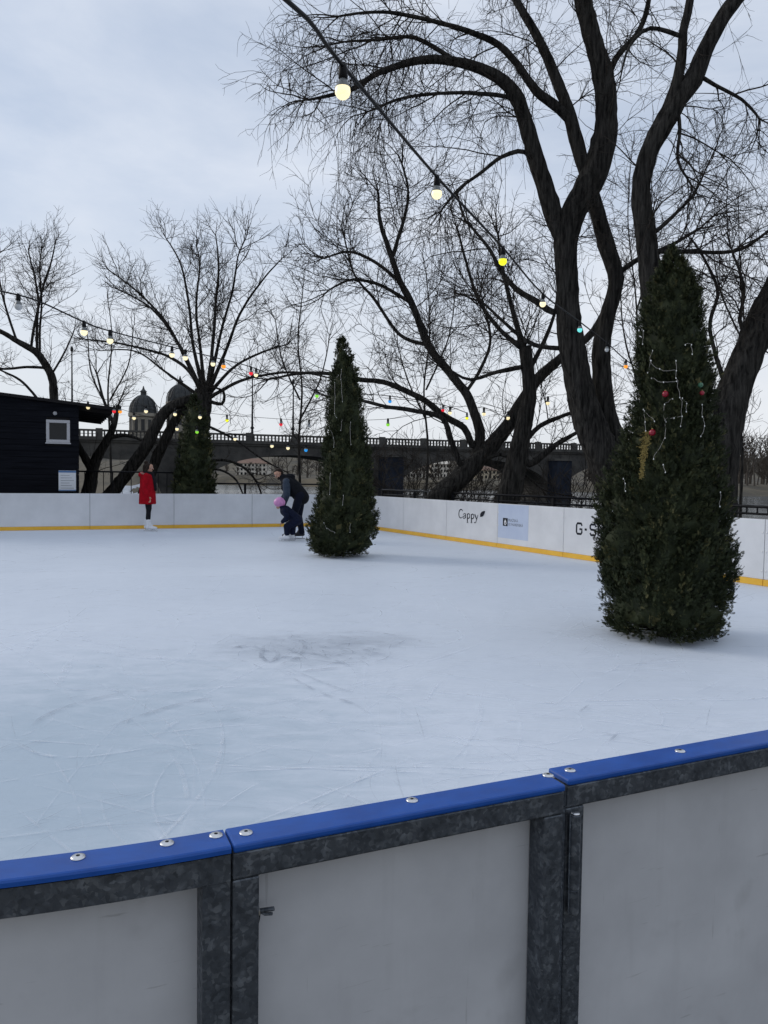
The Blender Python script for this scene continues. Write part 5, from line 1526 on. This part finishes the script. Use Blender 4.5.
    cv = np.stack([np.interp(zz, zs, cx)[:, None] + rc_ * np.cos(aa)[None, :], Yc + rc_ * np.sin(aa)[None, :], zz[:, None] + rg.normal(0, 0.012, (rows, cols))], -1).reshape(-1, 3)
    ii = np.arange(rows * cols).reshape(rows, cols)
    cf = np.stack([ii[:-1], np.roll(ii, -1, 1)[:-1], np.roll(ii, -1, 1)[1:], ii[1:]], -1).reshape(-1, 4)
    np_mesh('inner_foliage', cv - O_, cf, M_leaf, root, False, ('tint', 'FACE', np.clip(rg.normal(0.45, 0.2, len(cf)), 0, 1)))
    # inner branches
    Pb = np.stack([np.stack([np.interp(zc - 0.15, zs, cx), np.full(n, Yc), np.maximum(zc - 0.25, zbase + 0.05)], 1), (st + tip) / 2], 1)
    Pb = Pb[rg.random(n) < 0.2]
    v, f = tubes_np(Pb - O_, np.array([[0.010, 0.004]]).repeat(len(Pb), 0), 3)
    np_mesh('branches', v, f, M_bark, root)['kind'] = 'stuff'
    tag(root, label, 'conifer', 'conifers at the rink')
    def surf(px, py, k=0.99):
        z = at(px, py, Yc).z
        r_ = float(np.interp(z, zs, rd)); c_ = float(np.interp(z, zs, cx))
        Yq = Yc - r_ * 0.9
        for _ in range(4):
            p = at(px, py, Yq)
            z = p.z; r_ = float(np.interp(z, zs, rd)); c_ = float(np.interp(z, zs, cx))
            dx = max(-0.98, min(0.98, (p.x - c_) / max(r_, 0.03)))
            Yq = Yc - r_ * k * math.sqrt(1 - dx * dx)
        return at(px, py, Yq)
    return root, surf
C1Y, C2Y = 13.55, 6.9
c1, surf1 = conifer('tall narrow conifer standing alone in the middle of the ice', C1Y,
    [(338, 341, 343), (348, 337, 347), (362, 333, 353), (376, 331, 359), (392, 328, 362), (410, 326, 364), (430, 325, 367), (450, 321, 371), (470, 320, 373), (490, 318, 376), (508, 314, 377), (522, 308, 378), (535, 305, 378), (546, 307, 375), (556, 312, 366), (566, 322, 354)],
    5, 1600, 16, 0.090, None, extra_gap=lambda an, z: 0.6 * ((z < 0.30) & (np.cos(an) > 0.45) & (np.sin(an) < 0.5)))
c2, surf2 = conifer('largest conifer, standing on the ice at the right', C2Y,
    [(247, 671, 673), (258, 665, 679), (272, 660, 686), (290, 652, 697), (322, 640, 704), (363, 633, 711), (404, 633, 714), (440, 622, 720), (470, 611, 724), (500, 601, 726), (530, 594, 729), (560, 593, 731), (585, 599, 730), (609, 604, 728), (634, 602, 725), (650, 604, 722)],
    6, 3100, 20, 0.063, None, extra_gap=lambda an, z: 0.45 * ((z < 0.34) & (z > 0.14) & (np.cos(an) < -0.1) & (np.sin(an) < 0.3)))
c3, surf3 = conifer('dark far conifer behind the boards, right of the red-coated skater', 21.3,
    [(396, 193, 196), (408, 187, 202), (422, 183, 207), (440, 179, 211), (462, 175, 214), (482, 173, 217), (500, 172, 218), (520, 173, 217), (528, 175, 215)],
    7, 700, 11, 0.16, None, zbase=-0.09)

# fairy lights and ornaments
def fairy(label, surf, lines, crop, seed, wk=1.0):
    rg_ = random.Random(seed)
    ox, oy, sc = crop
    p0 = surf(ox + lines[0][0][0] / sc, oy + lines[0][0][1] / sc, 1.04)
    root = empty('fairy_lights', p0)
    dm = MB(); dm.ball((0, 0, 0), (0.0045, 0.0045, 0.007), 8, 5); dme = dm.mesh('light'); dme.materials.append(M_bolt if False else M_fairy)
    for ln in lines:
        pts = [surf(ox + x / sc, oy + y / sc, 1.06) for x, y in mid(ln, 4)]
        pts = [p + Vector((rg_.gauss(0, 0.004), rg_.gauss(0, 0.006), rg_.gauss(0, 0.004))) - p0 for p in pts]
        mb = MB(); mb.tube(pts, 0.0015 * wk, 5); mb.build('wire', M_wire, root, True)
        for k in range(0, len(pts), 4):
            o = link('light', dme, None, root); o.location = pts[k] + Vector((0, -0.006, -0.004))
    tag(root, label, 'fairy lights')
M_fairy = mat('fairy_bulb', (0.75, 0.75, 0.72), 0.2)
fairy('thin pale fairy light wires draped over the largest conifer', surf2, [
    [(270, 85), (258, 130), (300, 168), (370, 175)], [(370, 130), (376, 200), (388, 290), (396, 370), (390, 415)], [(265, 210), (318, 226), (375, 222)],
    [(262, 130), (252, 185)], [(230, 340), (238, 395), (238, 432)], [(232, 345), (280, 390)], [(320, 320), (320, 390), (323, 462), (270, 555)], [(320, 387), (358, 378), (395, 374)],
    [(485, 320), (485, 370), (492, 410), (480, 455)], [(395, 292), (415, 318), (414, 350)], [(320, 320), (355, 295)], [(412, 62), (434, 60), (440, 100)],
    [(230, 0), (226, 60)], [(140, 640), (150, 660), (152, 690)], [(318, 580), (322, 612)], [(560, 700), (556, 760)]], (590, 330, 4.31), 3)
fairy('thin pale fairy light wires hanging on the middle conifer', surf1, [
    [(395, 300), (390, 380), (402, 548)], [(345, 400), (345, 560), (340, 640), (356, 670)], [(400, 690), (390, 772)], [(465, 705), (465, 880)], [(300, 740), (334, 830), (336, 900)],
    [(260, 1482), (282, 1522), (340, 1552)], [(465, 1490), (456, 1552)], [(410, 1267), (404, 1342)], [(310, 1100), (306, 1262)], [(345, 380), (372, 345)]], (290, 330, 7.68), 4, 1.6)
def bauble(px, py, r_, mt, label):
    p = surf2(px, py, 1.03)
    t = empty('bauble', p)
    mb = MB(); mb.ball((0, 0, 0), r_, 16, 10); mb.build('ball', mt, t, True)
    mb = MB(); mb.lathe([(r_ * 0.28, r_ * 0.96), (r_ * 0.28, r_ * 1.25), (r_ * 0.1, r_ * 1.3)], 10); mb.build('cap', M_gold, t, True)
    tag(t, label, 'bauble', 'baubles on the largest conifer')
bauble(665.4, 394, 0.027, M_bauble, 'upper red bauble near the centre of the largest conifer')
bauble(652.4, 432.5, 0.028, M_bauble, 'lower red bauble beside the gold tinsel on the largest conifer')
bauble(700.6, 385, 0.022, M_bauble2, 'small green bauble near the right edge of the largest conifer')
bauble(702, 393, 0.020, M_bauble, 'small red bauble just under the green bauble')
# gold tinsel strip
rgt = random.Random(12)
p0 = surf2(647, 432, 1.05)
mb = MB()
for k in range(330):
    q = rgt.random()
    wv = 5.0 if q < 0.6 else 2.0
    xx = 646.5 - 5.5 * q + rgt.gauss(0, wv * 0.42); yy = 432 + 46 * q
    p = surf2(xx, yy, 1.05) - p0
    a_ = rgt.uniform(0, math.pi); b2 = rgt.uniform(-1, 1); l_ = rgt.uniform(0.008, 0.018)
    d_ = Vector((math.cos(a_) * l_, b2 * 0.01 - 0.004, math.sin(a_) * l_)); w2 = Vector((-d_.z, 0.001, d_.x)) * 0.14
    mb.add([p - d_ - w2, p + d_ - w2, p + d_ + w2, p - d_ + w2], [(0, 1, 2, 3)])
o = mb.build('tinsel', M_gold); o.location = p0
tag(o, 'short gold tinsel strip hanging on the left of the largest conifer', 'tinsel')

# ------------------------------------------------------------------ festoon lights
BULB = {'w': emit_mat('bulb_white', (1.0, 0.84, 0.46), 0.95, (0.8, 0.75, 0.55)), 'y': emit_mat('bulb_yellow', (0.95, 0.98, 0.02), 0.9, (0.7, 0.7, 0.02)),
        'c': emit_mat('bulb_cyan', (0.18, 0.85, 0.80), 0.75, (0.1, 0.5, 0.5)), 'o': emit_mat('bulb_orange', (1.0, 0.32, 0.02), 1.0, (0.7, 0.2, 0.02)), 'r': emit_mat('bulb_red', (0.95, 0.02, 0.04), 0.7, (0.6, 0.01, 0.02)),
        'g': emit_mat('bulb_green', (0.30, 0.85, 0.05), 0.7, (0.15, 0.5, 0.03)), 'b': emit_mat('bulb_blue', (0.02, 0.35, 0.85), 0.7, (0.02, 0.2, 0.6)), 'n': mat('bulb_unlit', (0.55, 0.56, 0.56), 0.15)}
def festoon(label, ctrl, bulbs, rc, rb, ext0=None, ext1=None):
    """ctrl: (px, py, Y) for the cable; bulbs: (px, Y, colour); each bulb hangs under the cable"""
    pts = [at(*c) for c in ctrl]
    if ext0 is not None: pts.insert(0, Vector(ext0))
    if ext1 is not None: pts.append(Vector(ext1))
    path = catmull([tuple(p) + (0,) for p in pts], 0.15)[:, :3]
    root = empty('festoon_lights', pts[0])
    O_ = pts[0]
    mb = MB(); mb.tube([Vector(p) - O_ for p in path], rc, 6); mb.build('cable', M_cable, root, True)
    pj = []
    for p in path:
        d = p - _C
        pj.append(384 + FPX * (d @ _r) / max(1e-3, d @ _f))
    for (px, col, drop) in bulbs:
        k = min(range(len(path)), key=lambda i: abs(pj[i] - px) + (1e3 if path[i][1] < 1 else 0))
        p = Vector(path[k]) - O_ + Vector((0, 0, -drop))
        k_ = rb / 0.03
        mb = MB(); mb.lathe([(0.010 * k_, 0.012 * k_ + drop), (0.017 * k_, 0.004 * k_), (0.018 * k_, -0.035 * k_), (0.014 * k_, -0.038 * k_)], 12)
        so = mb.build('socket', M_cable, root, True); so.location = p
        mb = MB(); mb.lathe([(0.0135 * k_, -0.0385 * k_), (0.021 * k_, -0.052 * k_), (0.0272 * k_, -0.068 * k_), (0.0282 * k_, -0.070 * k_)], 16); mb.build('collar', M_socket, so, True)
        mb = MB()
        mb.lathe([(0.0280 * k_, -0.0703 * k_)] + [(rb * math.cos(t), -0.084 * k_ - rb * math.sin(t)) for t in [R(a_) for a_ in (-20, 0, 20, 40, 58, 74, 86)]], 16); mb.build('bulb', BULB[col], so, True)
    tag(root, label, 'string lights')
festoon('thick near festoon cable crossing the sky down to the massive willow', [(284, -2, 2.65), (343, 66, 3.3), (437, 177, 4.9), (503, 248, 6.2), (543, 294, 8.2), (580, 322, 10.4), (607, 343, 11.9), (626, 360, 12.6), (655, 380, 12.4)],
        [(343, 'w', 0.012), (437, 'w', 0.012), (503, 'y', 0.012), (543, 'w', 0.012), (580, 'c', 0.012), (607, 'n', 0.012), (626, 'o', 0.012)], 0.0088, 0.033, ext0=(-0.9, 1.4, 2.72), ext1=None)
festoon('festoon cable running from the upper left across to the leaning willow', [(-40, 284, 7.0), (0, 291, 8.0), (38, 301, 8.6), (84, 322, 9.2), (110, 331, 9.8), (172, 347, 12), (213, 357, 13.5), (251, 367, 15), (317, 390, 16.2), (390, 396, 17.4), (443, 405, 18.4), (467, 413, 18.6)],
        [(23, 'n', 0.01), (84, 'w', 0.01), (110, 'w', 0.01), (173, 'w', 0.01), (187, 'w', 0.01), (213, 'w', 0.01), (225, 'o', 0.01), (251, 'r', 0.01), (258, 'w', 0.01), (317, 'g', 0.01), (390, 'b', 0.01), (442, 'r', 0.01), (466, 'y', 0.01)], 0.009, 0.040)
festoon('far festoon cable strung from the cabin eave past the far conifer to the willows', [(60, 398, 20.0), (88, 402, 20.0), (114, 406, 20.0), (146, 406, 20.4), (175, 409, 20.6), (200, 412, 20.8), (227, 415, 20.6), (281, 419, 20.3), (309, 420, 20.2), (388, 419, 19.6), (450, 407, 18.9), (484, 408, 18.6), (508, 412, 18.4), (548, 397, 18.0)],
        [(88, 'w', 0.01), (112, 'r', 0.01), (121, 'o', 0.01), (146, 'w', 0.01), (175, 'w', 0.01), (200, 'w', 0.01), (227, 'y', 0.01), (281, 'r', 0.01), (309, 'n', 0.01), (388, 'g', 0.01), (450, 'w', 0.01), (484, 'w', 0.01), (508, 'w', 0.01), (548, 'w', 0.01)], 0.006, 0.047)
festoon('lowest far festoon cable sagging in front of the bridge behind the bending man', [(118, 408, 20.2), (134, 413, 20.4), (177, 424, 20.8), (197, 427, 20.8), (235, 434, 20.8), (272, 441, 20.6), (288, 443, 20.4), (306, 445, 20.2), (335, 447, 19.6)],
        [(134, 'w', 0.01), (177, 'w', 0.01), (197, 'g', 0.01), (235, 'w', 0.01), (272, 'w', 0.01), (288, 'w', 0.01), (306, 'b', 0.01)], 0.006, 0.045)

# ------------------------------------------------------------------ people
def caps_mesh(name, caps, matl, parent, vox=0.010, sm=4):
    """one continuous surface: tapered capsules and ellipsoids fused by a voxel remesh"""
    mb = MB()
    for c in caps:
        if c[0] == 'e':
            mb.ball(c[1], c[2], 16, 10)
        elif c[0] == 'l':
            mb.lathe(c[1], 20, M=c[2])
        else:
            p0, p1, r0, r1 = Vector(c[0]), Vector(c[1]), c[2], c[3]
            d = p1 - p0; L_ = d.length; t = d / L_
            pts = []; rs = []
            for a_ in (-80, -60, -35, -10): pts.append(p0 + t * (r0 * math.sin(R(a_)))); rs.append(r0 * math.cos(R(a_)))
            pts.append((p0 + p1) / 2); rs.append((r0 + r1) / 2)
            for a_ in (10, 35, 60, 80): pts.append(p1 + t * (r1 * math.sin(R(a_)))); rs.append(r1 * math.cos(R(a_)))
            mb.tube(pts, rs, 14)
    o = mb.build(name, matl, parent, True)
    m = o.modifiers.new('remesh', 'REMESH'); m.mode = 'VOXEL'; m.voxel_size = vox; m.use_smooth_shade = True
    if sm:
        m = o.modifiers.new('smooth', 'SMOOTH'); m.iterations = sm; m.factor = 0.5
    return o
def hand(wrist, dirn, side, curl=0.35, s=1.0):
    """palm, four fingers and thumb; dirn = forearm direction, side = direction across the knuckles (towards the thumb)"""
    w = Vector(wrist); d = Vector(dirn).normalized(); sd = Vector(side); sd = (sd - d * sd.dot(d)).normalized(); pn = d.cross(sd)
    out = [(w, w + d * 0.05 * s, 0.024 * s, 0.022 * s)]
    k0 = w + d * 0.085 * s
    for i, (o_, l_) in enumerate(((0.030, 0.070), (0.011, 0.080), (-0.009, 0.074), (-0.028, 0.058))):
        a_ = w + d * 0.045 * s + sd * o_ * 0.7 * s; b2 = k0 + sd * o_ * s
        out.append((a_, b2, 0.014 * s, 0.011 * s))
        d2_ = (d * math.cos(curl) + pn * math.sin(curl)).normalized(); d3_ = (d * math.cos(curl * 2.4) + pn * math.sin(curl * 2.4)).normalized()
        c = b2 + d2_ * l_ * 0.55 * s; e = c + d3_ * l_ * 0.45 * s
        out.append((b2, c, 0.0100 * s, 0.0092 * s)); out.append((c, e, 0.0092 * s, 0.0078 * s))
    t0 = w + d * 0.02 * s + sd * 0.022 * s; t1 = t0 + (d * 0.6 + sd * 0.8 + pn * 0.2).normalized() * 0.04 * s; t2 = t1 + (d * 0.95 + sd * 0.2 + pn * 0.35).normalized() * 0.032 * s
    out += [(t0, t1, 0.013 * s, 0.0115 * s), (t1, t2, 0.0105 * s, 0.009 * s)]
    return out
def head(c, face, up, s=1.0):
    """skull, jaw, nose, brow, lips and ears; face = gaze direction"""
    c = Vector(c); f = Vector(face).normalized(); u = Vector(up); u = (u - f * u.dot(f)).normalized(); l = u.cross(f)
    P = lambda a_, b2, z: c + f * a_ * s + l * b2 * s + u * z * s
    return [(P(-0.015, 0, 0.035), P(0.012, 0, 0.035), 0.080 * s, 0.076 * s), (P(0.0, 0, 0.0), P(0.028, 0, -0.055), 0.068 * s, 0.046 * s), (P(0.042, 0, -0.066), P(0.050, 0, -0.078), 0.026 * s, 0.022 * s),
            (P(0.083, 0, 0.012), P(0.102, 0, -0.020), 0.009 * s, 0.013 * s), (P(0.070, 0.028, 0.026), P(0.070, -0.028, 0.026), 0.012 * s, 0.012 * s),
            (P(0.078, 0.012, -0.048), P(0.078, -0.012, -0.048), 0.008 * s, 0.008 * s), (P(-0.005, 0.074, 0.012), P(-0.008, 0.078, -0.018), 0.014 * s, 0.010 * s), (P(-0.005, -0.074, 0.012), P(-0.008, -0.078, -0.018), 0.014 * s, 0.010 * s)], P
def eyes_mouth(P, parent, s):
    for b2 in (0.029, -0.029):
        mb = MB(); mb.ball(P(0.0715, b2, 0.008), 0.0095 * s, 10, 6); e = mb.build('eye', M_paper, parent, True)
        mb = MB(); mb.ball(P(0.0775, b2, 0.008), 0.0056 * s, 8, 5); mb.build('iris', M_hair, e, True)
def skate(parent, x, y, face, boot, tall=0.30, s=1.0, lift=0.0, pitch=0.0):
    """boot and blade, toe along +x*face, standing on z=0"""
    M_ = Matrix.Translation((x, y, lift)) @ Matrix.Rotation(pitch * face, 4, 'Y')
    T = lambda a_, b2, z: M_ @ Vector((a_ * face * s, b2 * s, z * s))
    o = caps_mesh('skate', [(T(-0.085, 0, 0.105), T(0.03, 0, 0.10), 0.042 * s, 0.045 * s), (T(0.03, 0, 0.10), T(0.135, 0, 0.090), 0.045 * s, 0.034 * s), (T(-0.06, 0, 0.12), T(-0.055, 0, tall), 0.048 * s, 0.060 * s), (T(0.02, 0, 0.13), T(-0.04, 0, 0.22), 0.040 * s, 0.045 * s)], boot, parent, 0.009, 2)
    mb = MB()
    b0 = [T(-0.135, -0.002, 0.0), T(0.165, -0.002, 0.0), T(0.185, -0.002, 0.025), T(0.14, -0.002, 0.026), T(-0.13, -0.002, 0.026)]
    b1 = [T(-0.135, 0.002, 0.0), T(0.165, 0.002, 0.0), T(0.185, 0.002, 0.025), T(0.14, 0.002, 0.026), T(-0.13, 0.002, 0.026)]
    mb.add(b0 + b1, [(0, 1, 2, 3, 4), (9, 8, 7, 6, 5)] + [(k, (k + 1) % 5, (k + 1) % 5 + 5, k + 5) for k in range(5)])
    for a_ in (-0.075, 0.085):
        mb.tube([T(a_, 0, 0.02), T(a_, 0, 0.072)], 0.013 * s, 8)
    mb.build('blade', M_blade, o)
    return o

# --- the skater in the red coat, facing right
gp = ground(147.5, 531.2)
girl = empty('person', (gp.x, gp.y, 0.002), R(4))
hc, P_ = head((0.045, 0, 1.545), (1, -0.12, -0.06), (0, 0, 1), 1.0)
caps_mesh('body', hc + [((0.0, 0, 1.40), (0.03, 0, 1.50), 0.058, 0.055), ((0.0, 0, 1.35), (0, 0, 0.95), 0.12, 0.13), ((0, 0.05, 1.33), (0, 0.17, 1.33), 0.07, 0.055), ((0, -0.05, 1.33), (0, -0.17, 1.33), 0.07, 0.055),
    ((0, 0.17, 1.33), (-0.03, 0.205, 1.06), 0.048, 0.040), ((-0.03, 0.205, 1.06), (0.055, 0.19, 0.86), 0.038, 0.028), ((0, -0.17, 1.33), (-0.03, -0.205, 1.06), 0.048, 0.040), ((-0.03, -0.205, 1.06), (0.055, -0.19, 0.86), 0.038, 0.028)] +
    hand((0.055, -0.19, 0.855), (0.30, 0.05, -0.95), (1, 0, 0), 0.35) + hand((0.055, 0.19, 0.855), (0.30, -0.05, -0.95), (1, 0, 0), 0.35), M_skin, girl, 0.0075, 2)
eyes_mouth(P_, girl, 1.0)
caps_mesh('leggings', [((0.0, 0.06, 0.95), (0.02, 0.075, 0.55), 0.095, 0.066), ((0.02, 0.075, 0.55), (-0.03, 0.08, 0.16), 0.064, 0.045), ((0.0, -0.06, 0.95), (0.045, -0.075, 0.55), 0.095, 0.066), ((0.045, -0.075, 0.55), (0.035, -0.08, 0.16), 0.064, 0.045), ((0, 0.04, 0.98), (0, -0.04, 0.98), 0.12, 0.12)], M_cloth, girl, 0.010, 3)
MS = Matrix.Diagonal((0.86, 1.0, 1.0, 1.0))
coat = caps_mesh('coat', [('l', [(0.236, 0.665), (0.236, 0.70), (0.226, 0.90), (0.210, 1.10), (0.20, 1.25), (0.165, 1.37), (0.09, 1.44)], MS), ((0, 0.10, 1.35), (0.0, 0.18, 1.33), 0.085, 0.075), ((0, -0.10, 1.35), (0.0, -0.18, 1.33), 0.085, 0.075),
    ((0, 0.18, 1.33), (-0.035, 0.225, 1.07), 0.075, 0.066), ((-0.035, 0.225, 1.07), (0.05, 0.205, 0.885), 0.066, 0.054), ((0, -0.18, 1.33), (-0.035, -0.225, 1.07), 0.075, 0.066), ((-0.035, -0.225, 1.07), (0.05, -0.205, 0.885), 0.066, 0.054),
    ('e', (-0.12, 0, 1.38), (0.10, 0.13, 0.075)), ((0.18, 0, 0.72), (0.15, 0, 1.2), 0.03, 0.03)], M_red, girl, 0.011, 4)
ring = [(-0.04 - 0.085 * math.cos(a_) - 0.03, 0.115 * math.sin(a_), 1.405 + 0.02 * math.cos(a_)) for a_ in [2 * math.pi * k / 12 for k in range(12)]]
caps_mesh('hood_trim', [(ring[k], ring[(k + 1) % 12], 0.026, 0.026) for k in range(12) if math.cos(2 * math.pi * (k + 0.5) / 12) > -0.4], M_fur, coat, 0.010, 1)
ring = [(0.02 + 0.085 * math.cos(a_), 0.085 * math.sin(a_), 1.432 - 0.012 * math.cos(a_)) for a_ in [2 * math.pi * k / 12 for k in range(12)]]
caps_mesh('scarf', [(ring[k], ring[(k + 1) % 12], 0.040, 0.040) for k in range(12)] + [((0.11, -0.05, 1.41), (0.185, -0.05, 1.18), 0.040, 0.045), ((0.185, -0.05, 1.18), (0.205, -0.04, 1.02), 0.045, 0.036), ((0.11, 0.03, 1.41), (0.175, 0.03, 1.20), 0.04, 0.045)], M_cloth, girl, 0.010, 2)
caps_mesh('hair', [('e', (0.015, 0, 1.585), (0.098, 0.090, 0.092)), ((-0.035, 0, 1.58), (-0.045, 0, 1.46), 0.078, 0.070), ('e', (-0.03, 0.0, 1.685), (0.052, 0.055, 0.045)), ((0.03, 0.072, 1.58), (0.0, 0.080, 1.47), 0.030, 0.03), ((0.03, -0.072, 1.58), (-0.01, -0.080, 1.47), 0.026, 0.03), ((0.085, 0.0, 1.628), (0.06, 0.0, 1.65), 0.028, 0.03)], M_hair, girl, 0.009, 2)
skate(girl, 0.015, 0.08, 1, M_boot, 0.27, 0.95); skate(girl, 0.095, -0.085, 1, M_boot, 0.27, 0.95)
tag(girl, 'person in a red coat, black scarf and white skates standing by the far boards', 'person')

# --- the man bending forward, facing left
gp = ground(299.8, 539.5)
man = empty('person', (gp.x, gp.y, 0.002), R(176))
SC = 1.0
hc, P_ = head((0.475, 0, 1.435), (0.90, 0, -0.55), (0.5, 0, 0.85), 1.04)
caps_mesh('body', hc + [((0.32, 0, 1.30), (0.43, 0, 1.40), 0.055, 0.052), ((0.02, 0, 0.96), (0.25, 0, 1.23), 0.11, 0.11), ((0.25, 0.06, 1.24), (0.25, 0.17, 1.22), 0.07, 0.055), ((0.25, -0.06, 1.24), (0.25, -0.17, 1.22), 0.07, 0.055),
    ((0.27, 0.19, 1.26), (0.25, 0.245, 0.98), 0.055, 0.045), ((0.25, 0.245, 0.98), (0.34, 0.175, 0.745), 0.043, 0.031), ((0.27, -0.19, 1.26), (0.36, -0.235, 1.00), 0.055, 0.045), ((0.36, -0.235, 1.00), (0.47, -0.165, 0.80), 0.043, 0.031)] +
    hand((0.34, 0.175, 0.745), (0.35, -0.30, -0.88), (1, 0, 0.3), 0.5, 1.05) + hand((0.47, -0.165, 0.80), (0.45, 0.35, -0.85), (1, 0, 0.3), 0.5, 1.05), M_skin, man, 0.008, 2)
eyes_mouth(P_, man, 1.04)
caps_mesh('trousers', [((0.0, 0.09, 0.94), (0.12, 0.12, 0.53), 0.108, 0.080), ((0.12, 0.12, 0.53), (0.14, 0.13, 0.14), 0.078, 0.066), ((0.0, -0.09, 0.94), (0.05, -0.12, 0.52), 0.108, 0.080), ((0.05, -0.12, 0.52), (-0.02, -0.13, 0.15), 0.078, 0.066), ((-0.01, 0.06, 0.96), (-0.01, -0.06, 0.96), 0.135, 0.135)], M_trousers, man, 0.011, 3)
jk = caps_mesh('jacket', [((-0.04, 0, 0.93), (0.12, 0, 1.12), 0.165, 0.175), ((0.12, 0, 1.12), (0.27, 0, 1.26), 0.175, 0.165), ((0.08, 0.06, 1.08), (0.25, 0.12, 1.25), 0.13, 0.12), ((0.08, -0.06, 1.08), (0.25, -0.12, 1.25), 0.13, 0.12), ((0.28, 0, 1.28), (0.385, 0, 1.355), 0.125, 0.092), ('e', (0.23, 0, 1.385), (0.12, 0.12, 0.07)), ((0.27, 0.10, 1.26), (0.27, 0.18, 1.25), 0.115, 0.10), ((0.27, -0.10, 1.26), (0.27, -0.18, 1.25), 0.115, 0.10), ((0.20, 0.05, 1.05), (0.32, 0.06, 1.15), 0.11, 0.10), ((0.20, -0.05, 1.05), (0.32, -0.06, 1.15), 0.11, 0.10)], M_jacket, man, 0.012, 4)
for (sh, el_, wr) in (((0.27, 0.19, 1.26), (0.25, 0.25, 0.98), (0.335, 0.18, 0.765)), ((0.27, -0.19, 1.26), (0.36, -0.24, 1.00), (0.463, -0.17, 0.82))):
    caps_mesh('sleeve', [(sh, el_, 0.092, 0.076), (el_, wr, 0.074, 0.055)], M_sleeve, jk, 0.010, 3)
caps_mesh('hair', [(P_(-0.03, 0, 0.052), P_(0.005, 0, 0.068), 0.082, 0.070), (P_(-0.055, 0.0, 0.02), P_(-0.05, 0, -0.02), 0.062, 0.05)], M_hair, man, 0.009, 2)
caps_mesh('beard', [(P_(0.045, 0.035, -0.062), P_(0.062, 0.0, -0.078), 0.024, 0.026), (P_(0.045, -0.035, -0.062), P_(0.062, 0.0, -0.078), 0.024, 0.026)], M_hair, man, 0.008, 1)
skate(man, 0.20, 0.13, 1, M_bootdark, 0.22, 1.02); skate(man, 0.04, -0.13, 1, M_bootdark, 0.22, 1.02)
tag(man, 'person in dark jacket and trousers bending forward over a small child', 'person')

# --- the child with the pink helmet, leaning forward, facing left
gp2 = ground(289.0, 541.2)
kid = empty('person', (gp2.x, gp2.y, 0.002), R(178))
hc, P_ = head((0.20, 0, 0.80), (0.80, -0.1, -0.6), (0.6, 0, 0.8), 0.88)
caps_mesh('body', hc + [((0.10, 0, 0.70), (0.17, 0, 0.76), 0.05, 0.048), ((-0.14, 0, 0.46), (0.08, 0, 0.66), 0.09, 0.095), ((0.08, 0.05, 0.66), (0.08, 0.12, 0.65), 0.05, 0.042), ((0.08, -0.05, 0.66), (0.08, -0.12, 0.65), 0.05, 0.042), ((0.08, 0.12, 0.65), (0.02, 0.17, 0.52), 0.036, 0.030), ((0.02, 0.17, 0.52), (0.12, 0.16, 0.42), 0.03, 0.024), ((0.08, -0.12, 0.65), (0.02, -0.17, 0.52), 0.036, 0.030), ((0.02, -0.17, 0.52), (0.12, -0.16, 0.42), 0.03, 0.024)] +
    hand((0.12, 0.16, 0.42), (0.6, 0, -0.8), (0, -1, 0), 0.4, 0.75) + hand((0.12, -0.16, 0.42), (0.6, 0, -0.8), (0, 1, 0), 0.4, 0.75), M_skin, kid, 0.0075, 2)
eyes_mouth(P_, kid, 0.88)
caps_mesh('snowsuit', [((-0.16, 0, 0.46), (0.08, 0, 0.65), 0.125, 0.12), ((0.08, 0.05, 0.66), (0.08, 0.12, 0.65), 0.08, 0.066), ((0.08, -0.05, 0.66), (0.08, -0.12, 0.65), 0.08, 0.066), ((0.08, 0.12, 0.65), (0.02, 0.175, 0.52), 0.062, 0.055), ((0.02, 0.175, 0.52), (0.11, 0.165, 0.43), 0.055, 0.045), ((0.08, -0.12, 0.65), (0.02, -0.175, 0.52), 0.062, 0.055), ((0.02, -0.175, 0.52), (0.11, -0.165, 0.43), 0.055, 0.045),
    ((-0.16, 0.06, 0.45), (0.03, 0.085, 0.32), 0.098, 0.080), ((0.03, 0.085, 0.32), (0.03, 0.085, 0.17), 0.076, 0.062), ((-0.16, -0.06, 0.45), (-0.03, -0.085, 0.30), 0.098, 0.080), ((-0.03, -0.085, 0.30), (-0.06, -0.085, 0.17), 0.076, 0.062), ((0.11, 0, 0.69), (0.15, 0, 0.73), 0.07, 0.064)], M_navy, kid, 0.010, 3)
caps_mesh('helmet', [(P_(-0.022, 0, 0.045), P_(0.012, 0, 0.055), 0.106, 0.100), (P_(-0.045, 0, 0.0), P_(-0.04, 0, -0.01), 0.090, 0.082)], M_helmet, kid, 0.010, 2)
skate(kid, 0.072, 0.085, 1, M_boot, 0.25, 0.80); skate(kid, -0.018, -0.085, 1, M_boot, 0.25, 0.80)
tag(kid, 'small child in navy snowsuit and pink helmet held by the bending man', 'person')
